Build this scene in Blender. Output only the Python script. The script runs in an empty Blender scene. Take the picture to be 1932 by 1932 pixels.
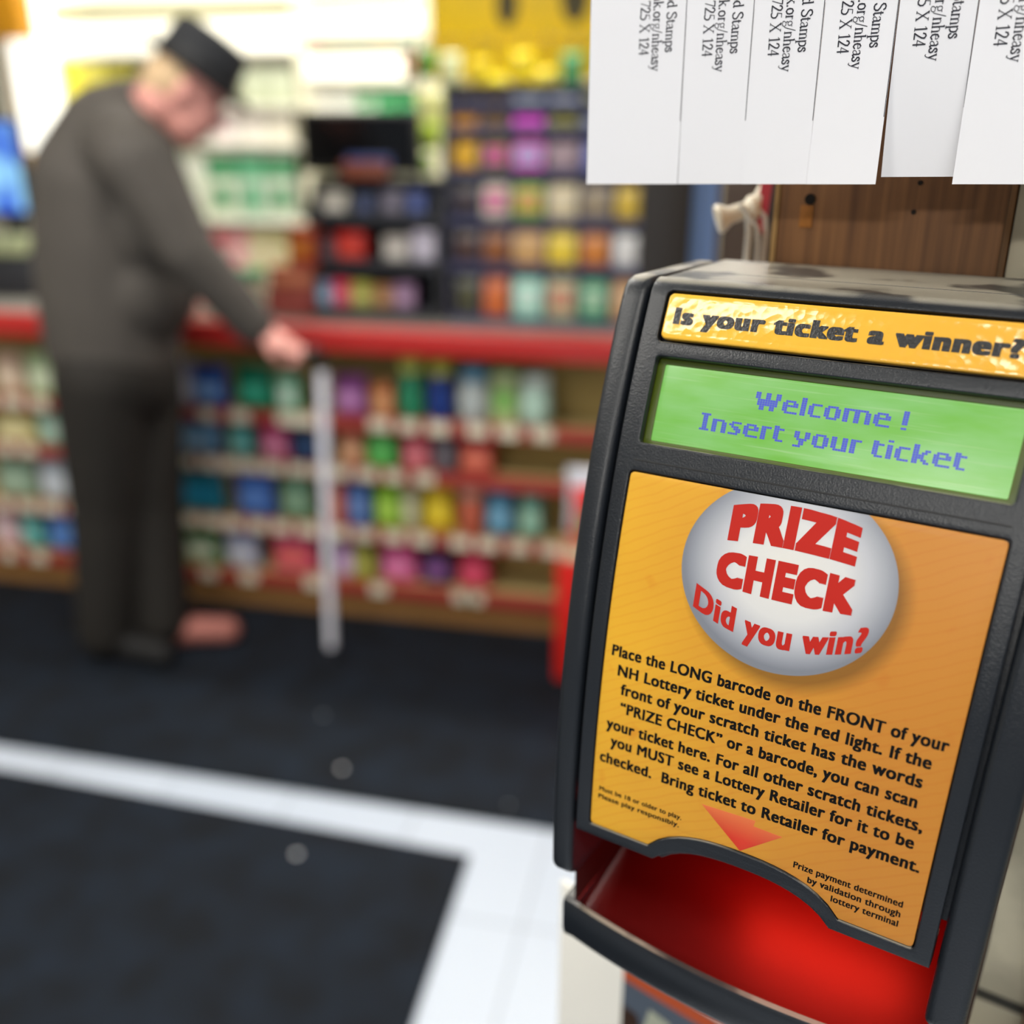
import bpy, bmesh, math, random
import numpy as np
from mathutils import Vector, Matrix
random.seed(7)
SC = bpy.context.scene
COL = SC.collection
PI = math.pi

# ------------------------------------------------------------------ camera
HEAD, PITCH, EYE, FPX = math.radians(12), math.radians(21.2), 1.48, 1900.0
cR = Vector((math.cos(HEAD), math.sin(HEAD), 0))
hd = Vector((-math.sin(HEAD), math.cos(HEAD), 0))
cF = hd * math.cos(PITCH) + Vector((0, 0, -math.sin(PITCH)))
cU = hd * math.sin(PITCH) + Vector((0, 0, math.cos(PITCH)))
cO = Vector((0, 0, EYE))
cam = bpy.data.cameras.new('camera')
cam.sensor_fit = 'HORIZONTAL'; cam.sensor_width = 24.0
cam.lens = FPX / 1932 * 24.0
cam.clip_start = 0.02; cam.clip_end = 60
cam.dof.use_dof = True
cam.dof.focus_distance = 0.338
cam.dof.aperture_fstop = 2.75
camo = bpy.data.objects.new('camera', cam); COL.objects.link(camo)
camo.matrix_world = Matrix(((cR.x, cU.x, -cF.x, cO.x), (cR.y, cU.y, -cF.y, cO.y), (cR.z, cU.z, -cF.z, cO.z), (0, 0, 0, 1)))
SC.camera = camo

# ------------------------------------------------------------------ world, exposure
W = bpy.data.worlds.new('world'); SC.world = W; W.use_nodes = True
W.node_tree.nodes['Background'].inputs[0].default_value = (0.80, 0.88, 1.0, 1)
W.node_tree.nodes['Background'].inputs[1].default_value = 0.22
SC.view_settings.view_transform = 'Standard'; SC.view_settings.look = 'None'
SC.view_settings.gamma = 1.0; SC.view_settings.use_curve_mapping = False
SC.view_settings.exposure = 0.0

def area(name, loc, sx, sy, power, col=(1, 0.97, 0.92), rot=(0, 0, 0)):
    l = bpy.data.lights.new(name, 'AREA'); l.shape = 'RECTANGLE'; l.size = sx; l.size_y = sy
    l.energy = power; l.color = col
    o = bpy.data.objects.new(name, l); COL.objects.link(o); o.location = loc; o.rotation_euler = rot
    return o
CEIL = 2.75
LAMPS = [(-1.50, -0.26, 13), (0.42, -0.75, 14), (-0.9, -2.3, 46), (-2.2, 1.0, 30), (-0.75, 1.25, 24), (-1.6, 3.45, 17), (-0.2, 3.45, 42)]
for i, (x, y, p) in enumerate(LAMPS):
    area('ceiling_lamp_light', (x, y, CEIL - 0.085), 1.15, 0.26, p)

# ------------------------------------------------------------------ helpers
def lin(c):
    if isinstance(c, str):
        c = c.lstrip('#'); c = [int(c[i:i + 2], 16) / 255 for i in (0, 2, 4)]
    return tuple(x / 12.92 if x <= 0.04045 else ((x + 0.055) / 1.055) ** 2.4 for x in c) + (1,)
_mats = {}
def mat(col, rough=0.5, metal=0.0, emit=0.0, bump=0.0, bscale=200, spec=0.5, coat=0.0, var=0.0, vscale=30):
    key = (col, rough, metal, emit, bump, bscale, spec, coat, var, vscale)
    if key in _mats: return _mats[key]
    m = bpy.data.materials.new('surface'); m.use_nodes = True
    nt = m.node_tree; b = nt.nodes['Principled BSDF']
    c = lin(col)
    b.inputs['Base Color'].default_value = c
    b.inputs['Roughness'].default_value = rough; b.inputs['Metallic'].default_value = metal
    b.inputs['Specular IOR Level'].default_value = spec
    if coat: b.inputs['Coat Weight'].default_value = coat; b.inputs['Coat Roughness'].default_value = 0.08
    if emit:
        b.inputs['Emission Color'].default_value = c; b.inputs['Emission Strength'].default_value = emit
    if bump or var:
        tc = nt.nodes.new('ShaderNodeTexCoord')
    if bump:
        n = nt.nodes.new('ShaderNodeTexNoise'); n.inputs['Scale'].default_value = bscale; n.inputs['Detail'].default_value = 3
        bp = nt.nodes.new('ShaderNodeBump'); bp.inputs['Strength'].default_value = bump; bp.inputs['Distance'].default_value = 0.001
        nt.links.new(tc.outputs['Object'], n.inputs['Vector']); nt.links.new(n.outputs['Fac'], bp.inputs['Height'])
        nt.links.new(bp.outputs['Normal'], b.inputs['Normal'])
    if var:
        n2 = nt.nodes.new('ShaderNodeTexNoise'); n2.inputs['Scale'].default_value = vscale; n2.inputs['Detail'].default_value = 5
        r = nt.nodes.new('ShaderNodeMapRange'); r.inputs['To Min'].default_value = 1 - var; r.inputs['To Max'].default_value = 1 + var
        mx = nt.nodes.new('ShaderNodeVectorMath'); mx.operation = 'SCALE'; mx.inputs[0].default_value = c[:3]
        nt.links.new(tc.outputs['Object'], n2.inputs['Vector']); nt.links.new(n2.outputs['Fac'], r.inputs['Value'])
        nt.links.new(r.outputs['Result'], mx.inputs['Scale']); nt.links.new(mx.outputs['Vector'], b.inputs['Base Color'])
    _mats[key] = m
    return m

def tag(o, label=None, cat=None, group=None, kind=None):
    if label: o['label'] = label
    if cat: o['category'] = cat
    if group: o['group'] = group
    if kind: o['kind'] = kind
    return o
def empty(name, loc=(0, 0, 0), rot=(0, 0, 0)):
    o = bpy.data.objects.new(name, None); COL.objects.link(o); o.empty_display_size = 0.05
    o.location = loc; o.rotation_euler = rot
    return o
def linkmesh(name, me, parent=None, loc=None, rot=None):
    o = bpy.data.objects.new(name, me); COL.objects.link(o)
    if parent: o.parent = parent
    if loc is not None: o.location = loc
    if rot is not None: o.rotation_euler = rot
    return o

class MB:
    """collects shapes, links them as one mesh object"""
    def __init__(s): s.v = []; s.f = []; s.mi = []
    def add(s, vs, fs, m=0):
        n = len(s.v); s.v += [tuple(x) for x in vs]; s.f += [tuple(i + n for i in f) for f in fs]; s.mi += [m] * len(fs); return s
    def box(s, x0, x1, y0, y1, z0, z1, m=0, b=0.0):
        if b <= 0:
            v = [(x, y, z) for z in (z0, z1) for y in (y0, y1) for x in (x0, x1)]
            return s.add(v, [(0, 2, 3, 1), (4, 5, 7, 6), (0, 1, 5, 4), (2, 6, 7, 3), (0, 4, 6, 2), (1, 3, 7, 5)], m)
        b = min(b, (x1 - x0) * .49, (y1 - y0) * .49, (z1 - z0) * .49)
        bm = bmesh.new(); bmesh.ops.create_cube(bm, size=1)
        for v in bm.verts: v.co = ((x0 + x1) / 2 + v.co.x * (x1 - x0), (y0 + y1) / 2 + v.co.y * (y1 - y0), (z0 + z1) / 2 + v.co.z * (z1 - z0))
        bmesh.ops.bevel(bm, geom=bm.edges[:], offset=b, segments=2, profile=0.5, affect='EDGES')
        return s.bm(bm, m)
    def bm(s, bm, m=0):
        bm.verts.index_update()
        s.add([v.co[:] for v in bm.verts], [[v.index for v in f.verts] for f in bm.faces], m); bm.free(); return s
    def lathe(s, prof, n=20, c=(0, 0, 0), m=0, sx=1, sy=1):
        vs = []; fs = []
        for r, z in prof:
            for k in range(n):
                a = 2 * PI * k / n; vs.append((c[0] + r * math.cos(a) * sx, c[1] + r * math.sin(a) * sy, c[2] + z))
        for i in range(len(prof) - 1):
            for k in range(n):
                a, b = i * n + k, i * n + (k + 1) % n; fs.append((a, b, b + n, a + n))
        fs.append(tuple(range(n))[::-1]); fs.append(tuple((len(prof) - 1) * n + k for k in range(n)))
        return s.add(vs, fs, m)
    def tube(s, pts, rad, n=10, m=0):
        pts = [Vector(p) for p in pts]
        rs = rad if isinstance(rad, (list, tuple)) else [rad] * len(pts)
        vs = []; fs = []; up = None
        for i, p in enumerate(pts):
            t = (pts[min(i + 1, len(pts) - 1)] - pts[max(i - 1, 0)]).normalized()
            if up is None: up = t.orthogonal().normalized()
            up = (up - t * up.dot(t)).normalized(); w = t.cross(up)
            for k in range(n):
                a = 2 * PI * k / n; vs.append(p + (up * math.cos(a) + w * math.sin(a)) * rs[i])
        for i in range(len(pts) - 1):
            for k in range(n):
                a, b = i * n + k, i * n + (k + 1) % n; fs.append((a, b, b + n, a + n))
        fs.append(tuple(range(n))[::-1]); fs.append(tuple((len(pts) - 1) * n + k for k in range(n)))
        return s.add(vs, fs, m)
    def prism(s, poly, axis, a0, a1, m=0, b=0.0, seg=3):
        """poly in the two other axes, pulled along axis"""
        n = len(poly)
        def P(p, a): return {'x': (a, p[0], p[1]), 'y': (p[0], a, p[1]), 'z': (p[0], p[1], a)}[axis]
        vs = [P(p, a0) for p in poly] + [P(p, a1) for p in poly]
        fs = [tuple(range(n))[::-1], tuple(range(n, 2 * n))] + [(i, (i + 1) % n, n + (i + 1) % n, n + i) for i in range(n)]
        if b:
            bm = bmesh.new(); bv = [bm.verts.new(v) for v in vs]
            for f in fs: bm.faces.new([bv[i] for i in f])
            bmesh.ops.recalc_face_normals(bm, faces=bm.faces[:])
            ed = [e for e in bm.edges if len(e.link_faces) == 2 and e.calc_face_angle(0) > 0.6]
            bmesh.ops.bevel(bm, geom=ed, offset=b, segments=seg, profile=0.5, affect='EDGES', clamp_overlap=True)
            return s.bm(bm, m)
        return s.add(vs, fs, m)
    def build(s, name, mats, parent=None, loc=None, rot=None, smooth=True, fix=True):
        me = bpy.data.meshes.new(name); me.from_pydata(s.v, [], s.f)
        for m in (mats if isinstance(mats, (list, tuple)) else [mats]): me.materials.append(m)
        me.polygons.foreach_set('material_index', s.mi)
        if fix:
            bm = bmesh.new(); bm.from_mesh(me); bmesh.ops.recalc_face_normals(bm, faces=bm.faces[:]); bm.to_mesh(me); bm.free()
        if smooth:
            me.polygons.foreach_set('use_smooth', [True] * len(me.polygons)); me.set_sharp_from_angle(angle=0.6)
        me.update()
        return linkmesh(name, me, parent, loc, rot)

def pray(px, py): return cF + cR * ((px - 966) / FPX) - cU * ((py - 966) / FPX)
def at(px, py, Y):                       # the point of the plane y = Y seen there
    r = pray(px, py); return cO + r * (Y / r.y)
def onz(px, py, z):                      # the point of the level z seen there
    r = pray(px, py); return cO + r * ((z - EYE) / r.z)
def ctext(body, sp=1.04):
    c = bpy.data.curves.new('t', 'FONT'); c.body = body; c.size = 1.0; c.resolution_u = 5; c.fill_mode = 'FRONT'; c.space_character = sp
    o = bpy.data.objects.new('t', c); COL.objects.link(o)
    me = bpy.data.meshes.new_from_object(o.evaluated_get(bpy.context.evaluated_depsgraph_get()))
    v = [tuple(x.co[:2]) for x in me.vertices]; f = [tuple(p.vertices) for p in me.polygons]
    bpy.data.objects.remove(o); bpy.data.curves.remove(c); bpy.data.meshes.remove(me)
    return v, f
_cap = []
def text2d(body, x0, x1, y0, cap, bold=0.0, xh=1.0, vb=.45, sp=None):
    """flat letters fitted between x0 and x1 on the baseline y0 with capitals cap high; bold widens every stroke"""
    if not _cap:
        for ch in 'Hx':
            hv, _ = ctext(ch); _cap.append(max(a[1] for a in hv))
    H_, X_ = _cap
    v, f = ctext(body, sp or 1 + bold * 2.0)
    if xh != 1.0:                          # taller small letters
        def ym(y):
            if y <= 0: return y
            if y <= X_: return y * xh
            return X_ * xh + (y - X_) * (H_ - X_ * xh) / (H_ - X_) if y <= H_ else y
        v = [(a, ym(b)) for a, b in v]
    n = len(v); V = list(v); Fc = list(f)
    if bold:
        dirs = [(-1, -1), (0, -1), (1, -1), (1, 0), (1, 1), (0, 1), (-1, 1), (-1, 0)]
        if bold > .045: dirs = [(a / 2, b / 2) for a in range(-2, 3) for b in range(-2, 3) if a or b]
        for dx, dy in dirs:
            o = len(V); V += [(a + dx * bold, b + dy * bold * vb) for a, b in v]; Fc += [tuple(i + o for i in q) for q in f]
    e = bold * vb
    mn = min(a[0] for a in V); mx = max(a[0] for a in V); ky = cap / (H_ + 2 * e); kx = (x1 - x0) / (mx - mn)
    return [(x0 + (a[0] - mn) * kx, y0 + (a[1] + e) * ky) for a in V], Fc, n

# ================================================================== structure
def noise_floor(name, c1, c2, rough, scale):
    m = bpy.data.materials.new(name); m.use_nodes = True; nt = m.node_tree; b = nt.nodes['Principled BSDF']
    tc = nt.nodes.new('ShaderNodeTexCoord'); n = nt.nodes.new('ShaderNodeTexNoise'); n.inputs['Scale'].default_value = scale; n.inputs['Detail'].default_value = 8
    r = nt.nodes.new('ShaderNodeValToRGB'); r.color_ramp.elements[0].position = 0.35; r.color_ramp.elements[1].position = 0.7
    r.color_ramp.elements[0].color = lin(c1); r.color_ramp.elements[1].color = lin(c2)
    nt.links.new(tc.outputs['Object'], n.inputs['Vector']); nt.links.new(n.outputs['Fac'], r.inputs['Fac']); nt.links.new(r.outputs['Color'], b.inputs['Base Color'])
    b.inputs['Roughness'].default_value = rough; b.inputs['Specular IOR Level'].default_value = 0.3
    return m
def tile_mat():
    m = bpy.data.materials.new('white tile'); m.use_nodes = True; nt = m.node_tree; b = nt.nodes['Principled BSDF']
    tc = nt.nodes.new('ShaderNodeTexCoord'); br = nt.nodes.new('ShaderNodeTexBrick')
    br.offset = 0; br.inputs['Scale'].default_value = 1; br.inputs['Brick Width'].default_value = 0.305; br.inputs['Row Height'].default_value = 0.305
    br.inputs['Mortar Size'].default_value = 0.003; br.inputs['Mortar Smooth'].default_value = 0.4
    br.inputs['Color1'].default_value = lin('#c3ccd9'); br.inputs['Color2'].default_value = lin('#bcc6d4'); br.inputs['Mortar'].default_value = lin('#98a0aa')
    nt.links.new(tc.outputs['Object'], br.inputs['Vector']); nt.links.new(br.outputs['Color'], b.inputs['Base Color'])
    b.inputs['Roughness'].default_value = 0.35
    return m
def struct(name, mb, m): return tag(mb.build(name, m, smooth=False), kind='structure')
struct('floor', MB().box(-5.2, 2.6, -3.6, 4.9, -0.1, 0), tile_mat())
struct('ceiling', MB().box(-5.2, 2.6, -3.6, 4.9, CEIL, CEIL + 0.1), mat('#e6e4dc', 0.9))
struct('wall_back', MB().box(-5.2, 2.6, 4.6, 4.7, 0, CEIL), mat('#cfc9b4', 0.8))
struct('wall_left', MB().box(-5.2, -5.1, -3.6, 4.6, 0, CEIL), mat('#d8d2c0', 0.8))

# ------------------------------------------------------------------ frame of the ticket checker on its post
MYAW, MROLL = math.radians(-20.687), math.radians(0.414)
MO = Vector((0.02882481, 0.32224335, 1.36336806))
mX = Vector((math.cos(MYAW), math.sin(MYAW), 0)); mN = Vector((math.sin(MYAW), -math.cos(MYAW), 0))
# local frame of the checker, post, flyer: x along the front, -y towards the viewer, z up
PM = Matrix(((mX.x, -mN.x, 0), (mX.y, -mN.y, 0), (0, 0, 1))).to_euler()
def mframe(name): return empty(name, MO, (0, -MROLL, MYAW))
def pw(u, o, z): return MO + mX * u + mN * o + Vector((0, 0, z))      # checker frame to world

def block_mat():
    m = bpy.data.materials.new('painted block'); m.use_nodes = True; nt = m.node_tree; b = nt.nodes['Principled BSDF']
    tc = nt.nodes.new('ShaderNodeTexCoord'); mp = nt.nodes.new('ShaderNodeMapping'); mp.inputs['Rotation'].default_value = (-PI / 2, 0, 0)
    br = nt.nodes.new('ShaderNodeTexBrick')
    br.inputs['Scale'].default_value = 1; br.inputs['Brick Width'].default_value = 0.406; br.inputs['Row Height'].default_value = 0.2032
    br.inputs['Mortar Size'].default_value = 0.0035; br.inputs['Mortar Smooth'].default_value = 0.3
    br.inputs['Color1'].default_value = lin('#d2cab0'); br.inputs['Color2'].default_value = lin('#cbc3a8'); br.inputs['Mortar'].default_value = lin('#3c3a30')
    n = nt.nodes.new('ShaderNodeTexNoise'); n.inputs['Scale'].default_value = 14; n.inputs['Detail'].default_value = 6
    mx = nt.nodes.new('ShaderNodeMix'); mx.data_type = 'RGBA'; mx.blend_type = 'MULTIPLY'; mx.inputs[0].default_value = 0.7
    r = nt.nodes.new('ShaderNodeValToRGB'); r.color_ramp.elements[0].color = (0.5, 0.5, 0.5, 1); r.color_ramp.elements[0].position = 0.4; r.color_ramp.elements[1].position = 0.55
    L = nt.links.new
    L(tc.outputs['Object'], mp.inputs['Vector']); L(mp.outputs['Vector'], br.inputs['Vector']); L(tc.outputs['Object'], n.inputs['Vector']); L(n.outputs['Fac'], r.inputs['Fac'])
    L(br.outputs['Color'], mx.inputs[6]); L(r.outputs['Color'], mx.inputs[7]); L(mx.outputs[2], b.inputs['Base Color'])
    bp = nt.nodes.new('ShaderNodeBump'); bp.inputs['Strength'].default_value = 0.4; bp.inputs['Distance'].default_value = 0.004
    L(br.outputs['Fac'], bp.inputs['Height']); bp.invert = True; L(bp.outputs['Normal'], b.inputs['Normal'])
    b.inputs['Roughness'].default_value = 0.6
    return m
FLZ = -MO.z                                # floor height in the checker frame
SEAM = -0.273
w = MB().box(0.0342, 1.9, 0.118, 0.31, FLZ - SEAM, CEIL - MO.z - SEAM).build('wall_right', block_mat(), smooth=False)
w.location = MO + Vector((0, 0, SEAM)); w.rotation_euler = (0, 0, MYAW); tag(w, kind='structure')
t1 = MB().box(0.097, 0.19, 0.100, 0.1178, FLZ, CEIL - MO.z, b=0.004).build('trim_1', mat('#6a4426', 0.6, var=0.25, vscale=25), loc=MO, rot=(0, 0, MYAW)); tag(t1, kind='structure')

# ------------------------------------------------------------------ ceiling lights
def ceiling_light(x, y, label):
    t = empty('ceiling_light', (x, y, CEIL)); tag(t, label, 'ceiling light')
    MB().box(-0.62, 0.62, -0.17, 0.17, -0.055, 0, b=0.008).build('frame', mat('#e9e9e6', 0.5), t)
    MB().prism([(-0.15, -0.055), (0.15, -0.055), (0.13, -0.078), (-0.13, -0.078)], 'x', -0.6, 0.6).build('diffuser', mat('#fff8ea', 0.5, emit=7.0), t)
LL = ['white ceiling light nearest the camera on the left', 'white ceiling light over the camera position', 'white ceiling light farthest behind the camera', 'white ceiling light over the left of the dark floor mats', 'white ceiling light over the right of the mats facing the counter', 'white ceiling light behind the counter over the cigarette rack', 'white ceiling light behind the counter over the yellow display']
for (x, y, p), l in zip(LAMPS, LL): ceiling_light(x, y, l)

# ------------------------------------------------------------------ floor mats and scraps
mm = noise_floor('dark mat', '#060c14', '#101b28', 0.85, 9)
pa, pb_ = onz(5, 1404, 0.006), onz(1030, 1562, 0.006); sl = (pb_.y - pa.y) / (pb_.x - pa.x)
fm = MB().prism([(-4.6, pa.y + sl * (-4.6 - pa.x)), (1.2, pa.y + sl * (1.2 - pa.x)), (1.2, 2.7285), (-4.6, 2.7285)], 'z', 0.0, .006, b=.002).build('floor_mat', mm)
tag(fm, 'dark rubber floor mat running along the red counter under the person', 'floor mat', 'dark floor mats')
nm = MB().prism([(-.455, 1.700), (-.40, -.9), (-4.6, -.9), (-4.6, 1.90), (-1.42, 1.752)], 'z', 0.0, .006, b=.002).build('floor_mat', mm)
tag(nm, 'dark floor mat nearest the camera, bordered by the white tile strip', 'floor mat', 'dark floor mats')
for (px, py, r, l) in [(645, 1450, .0062, 'white paper scrap on the far mat just above the tile strip'), (560, 1612, .0056, 'white paper scrap on the near mat below the tile strip'), (610, 1350, .0040, 'small grey paper scrap on the far mat below the cane tip'), (960, 1519, .0030, 'small grey paper scrap on the far mat beside the ticket checker')]:
    p = onz(px, py, 0.006)
    b = MB(); n = 7
    vs = [(r * (1 + .3 * random.random()) * math.cos(2 * PI * k / n), r * (1 + .3 * random.random()) * math.sin(2 * PI * k / n), 0.0) for k in range(n)]
    b.add(vs + [(v[0], v[1], 0.0012) for v in vs], [tuple(range(n))[::-1], tuple(range(n, 2 * n))] + [(i, (i + 1) % n, n + (i + 1) % n, n + i) for i in range(n)])
    tag(b.build('paper_scrap', mat('#f4f6fa' if r > .004 else '#a9b0b8', 0.5), loc=p), l, 'litter', 'paper scraps on the mats')

# ================================================================== counter
RED = mat('#c32a26', 0.35, coat=0.3); TAN = mat('#c4ac6c', 0.7, var=0.15, vscale=6); KICK = mat('#946a3a', 0.6, var=0.2, vscale=8)
STRIP = mat('#a33a32', 0.5); TAGM = mat('#f2ebd2', 0.6)
CX0, CX1, CY = -3.4, 0.32, 2.72
ct = empty('checkout_counter', ((CX0 + CX1) / 2, 2.72, 0)); tag(ct, 'long red-edged store counter with candy shelves built into its front', 'counter')
def cpart(name, mb, m, parent=None):
    o = mb.build(name, m)
    o.parent = parent or ct
    o.matrix_parent_inverse = Matrix.Identity(4) if parent else Matrix.Translation(-Vector(ct.location))
    return o
ZT = 0.93
cpart('countertop', MB().box(CX0, CX1, 2.67, 3.42, 0.885, ZT, b=0.006), mat('#8d8a82', 0.4, var=0.1))
cpart('red_edge', MB().prism([(2.64, 0.873), (2.672, 0.873), (2.672, 0.945), (2.655, 0.949), (2.64, 0.942)], 'x', CX0, CX1, b=0.008), RED)
cpart('front_panel', MB().box(CX0, CX1, 2.92, 2.95, 0.0, 0.885), TAN)
cpart('kick_plate', MB().box(CX0, CX1, 2.73, 2.92, 0.0, 0.10), KICK)
for x in (CX0, CX1 - 0.025): cpart('end_panel', MB().box(x, x + 0.025, 2.72, 3.40, 0.0, 0.885), TAN)
SH = [0.672, 0.515, 0.318, 0.136]          # top of each price strip
def tagx(px, row):                          # x of a tag seen at px
    return at(px, [0, 0, 0, 0][row] + 900, 2.70).x
TAGS = [[0.0, 0.045, 0.10], [], [], []]
rowtags = [[390, 452, 540, 575, 715, 770, 826, 900, 960, 1025, -30, 20, 70], [350, 392, 432, 470, 512, 560, 602, 640, 690, 742, 800, 10, 50], [362, 400, 440, 486, 530, 580, 640, 686, 742, 795, 868, 920, 980, 1040, 5, 48, 92, 135], [395, 470, 590, 714, 872, 895, 15, 70]]
ystrip = [775, 858, 985, 1085]
for r, zt in enumerate(SH):
    sh = cpart('shelf', MB().box(CX0 + 0.026, CX1 - 0.026, 2.712, 2.92, zt - 0.03, zt - 0.018), mat('#c0ac74', 0.6))
    cpart('price_strip', MB().prism([(2.700, zt - 0.042), (2.712, zt - 0.042), (2.712, zt), (2.704, zt)], 'x', CX0 + 0.026, CX1 - 0.026), STRIP, sh)
    for px in rowtags[r]:
        yy = ystrip[r] if px > 200 else (735, 830, 930, 1030)[r]
        x = at(px, yy, 2.70).x; hw = random.uniform(.024, .032)
        cpart('price_tag', MB().box(x - hw, x + hw, 2.6975, 2.7005, zt - 0.038, zt - 0.002), TAGM, sh)

# ------------------------------------------------------------------ goods: shapes
def pillow(w, d, h, crimp=0.012):
    """a filled bag standing upright, crimped at top and bottom"""
    nx, nz = 9, 9; vs = []; fs = []
    for side in (-1, 1):
        for j in range(nz):
            for i in range(nx):
                x = i / (nx - 1) * 2 - 1; z = j / (nz - 1)
                k = max(0, 1 - x ** 4) ** .6 * max(0, 1 - (2 * z - 1) ** 6) ** .7
                px = x * w / 2 * (1 - .06 * (1 - abs(2 * z - 1) ** 3))
                vs.append((px, side * (d / 2 * k + 0.0006), z * h))
    for sde in (0, 1):
        o = sde * nx * nz
        for j in range(nz - 1):
            for i in range(nx - 1):
                a = o + j * nx + i; fs.append((a, a + 1, a + nx + 1, a + nx) if sde == 0 else (a, a + nx, a + nx + 1, a + 1))
    n = nx * nz
    ring = [i for i in range(nx)] + [j * nx + nx - 1 for j in range(1, nz)] + [(nz - 1) * nx + i for i in range(nx - 2, -1, -1)] + [j * nx for j in range(nz - 2, 0, -1)]
    for a, b in zip(ring, ring[1:] + ring[:1]): fs.append((a, a + n, b + n, b))
    return vs, fs
def candy_bag(c1, c2, w, h, d=0.045):
    b = MB(); vs, fs = pillow(w, d, h); mi = []
    b.add(vs, fs)
    for k, f in enumerate(b.f):
        zc = sum(b.v[i][2] for i in f) / len(f) / h; xc = sum(b.v[i][0] for i in f) / len(f) / w
        if .28 < zc < .66 and abs(xc) < .36: b.mi[k] = 1
    return b.build('candy_bag', [mat(c1, .3), mat(c2, .35)])
def carton(c1, c2, w, h, d=0.06, name='candy_box'):
    b = MB().box(-w / 2, w / 2, -d / 2, d / 2, 0, h, b=0.003)
    b.box(-w * .36, w * .36, -d / 2 - .0012, -d / 2 + .002, h * .28, h * .7, m=1)
    b.box(-w / 2 + .004, w / 2 - .004, -d / 2 + .003, d / 2 - .003, h - .001, h + .0015, m=1)
    return b.build(name, [mat(c1, .35), mat(c2, .4)])
def tub(c1, c2, w, h):
    r = w / 2
    b = MB().lathe([(r * .8, 0), (r * .95, h * .06), (r, h * .3), (r, h * .7), (r * .86, h * .76)], 18)
    b.lathe([(r * .9, h * .765), (r * .92, h * .78), (r * .92, h * .96), (r * .82, h)], 18, m=1)
    return b.build('candy_tub', [mat(c1, .25), mat(c2, .4)])
ORD = ['first', 'second', 'third', 'fourth', 'fifth', 'sixth', 'seventh', 'eighth', 'ninth', 'tenth', 'eleventh', 'twelfth', 'thirteenth', 'fourteenth', 'fifteenth']
# each row: (px centre, px width, px top, px bottom, colour, second colour, colour name, kind)
G = [
 [(395, 70, 688, 748, '#2450a8', '#7fa8e0', 'blue', 'bag'), (350, 32, 680, 748, '#b9b6c8', '#e8e8f0', 'pale grey', 'box'), (480, 74, 688, 750, '#0d7a58', '#3aa98a', 'green', 'bag'), (548, 40, 705, 760, '#7ac49c', '#d8f0e0', 'mint', 'box'), (662, 66, 705, 766, '#a85aa8', '#d89ad8', 'purple', 'bag'), (726, 40, 722, 774, '#c97845', '#e8b080', 'orange', 'box'), (776, 50, 666, 776, '#2f9068', '#d5d860', 'green and yellow', 'tub'), (832, 48, 678, 780, '#23408e', '#cfcf50', 'blue and yellow', 'tub'), (895, 60, 690, 782, '#b7c0c0', '#6aa0c0', 'grey and blue', 'tub'), (955, 50, 698, 784, '#b8c890', '#7cb85c', 'pale green', 'box'), (1012, 60, 704, 788, '#b8d8c8', '#e4f2ea', 'pale mint', 'tub')],
 [(375, 88, 782, 832, '#5590c0', '#9ac0e0', 'light blue', 'bag'), (455, 50, 782, 834, '#3aa0a0', '#90d8d0', 'teal', 'bag'), (518, 58, 786, 836, '#d84a88', '#f0a0c0', 'pink', 'bag'), (582, 60, 790, 842, '#1c2a44', '#34507a', 'navy', 'box'), (665, 56, 806, 856, '#d08060', '#e8b890', 'peach', 'bag'), (724, 54, 808, 858, '#3aa040', '#70d070', 'green', 'box'), (786, 62, 814, 864, '#d85068', '#f0909a', 'rose', 'bag'), (842, 40, 816, 866, '#55505a', '#7a747c', 'dark grey', 'box'), (900, 70, 820, 872, '#d04040', '#f08a70', 'red', 'bag')],
 [(378, 96, 866, 950, '#157a90', '#1f90b8', 'teal', 'bag'), (482, 76, 880, 954, '#3a68c0', '#6a98e8', 'blue', 'bag'), (560, 66, 886, 958, '#6a9a7c', '#9ac0a0', 'grey green', 'bag'), (640, 30, 906, 966, '#c0563c', '#d88060', 'rust', 'box'), (681, 42, 908, 970, '#3f6ab0', '#7a98d0', 'blue', 'box'), (733, 56, 908, 974, '#8cc832', '#b4e060', 'lime green', 'bag'), (778, 28, 914, 974, '#b8b890', '#d8d8b0', 'beige', 'box'), (828, 64, 908, 980, '#e0c020', '#f4dc40', 'yellow', 'bag'), (890, 48, 912, 982, '#c86850', '#e8c0a8', 'peach and red', 'tub'), (944, 56, 918, 986, '#4a90b8', '#80b8d8', 'sky blue', 'bag'), (1003, 50, 924, 990, '#70b0a0', '#a8d8c0', 'mint', 'bag')],
 [(386, 70, 994, 1066, '#3c8a4c', '#d8e0c8', 'green and white', 'bag'), (458, 66, 1002, 1070, '#a8b4d8', '#e0e4f0', 'pale blue', 'bag'), (556, 88, 1000, 1084, '#e04880', '#f07870', 'hot pink', 'bag'), (655, 46, 1024, 1088, '#c090d0', '#e0c0e8', 'lilac', 'bag'), (692, 44, 1030, 1090, '#9a9a3c', '#b8b860', 'olive', 'box'), (754, 74, 1020, 1096, '#e04890', '#f090c0', 'bright pink', 'bag'), (826, 62, 1026, 1100, '#402850', '#9060a0', 'dark purple', 'bag'), (896, 66, 1030, 1106, '#d83458', '#f06080', 'crimson', 'bag')],
]
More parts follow.
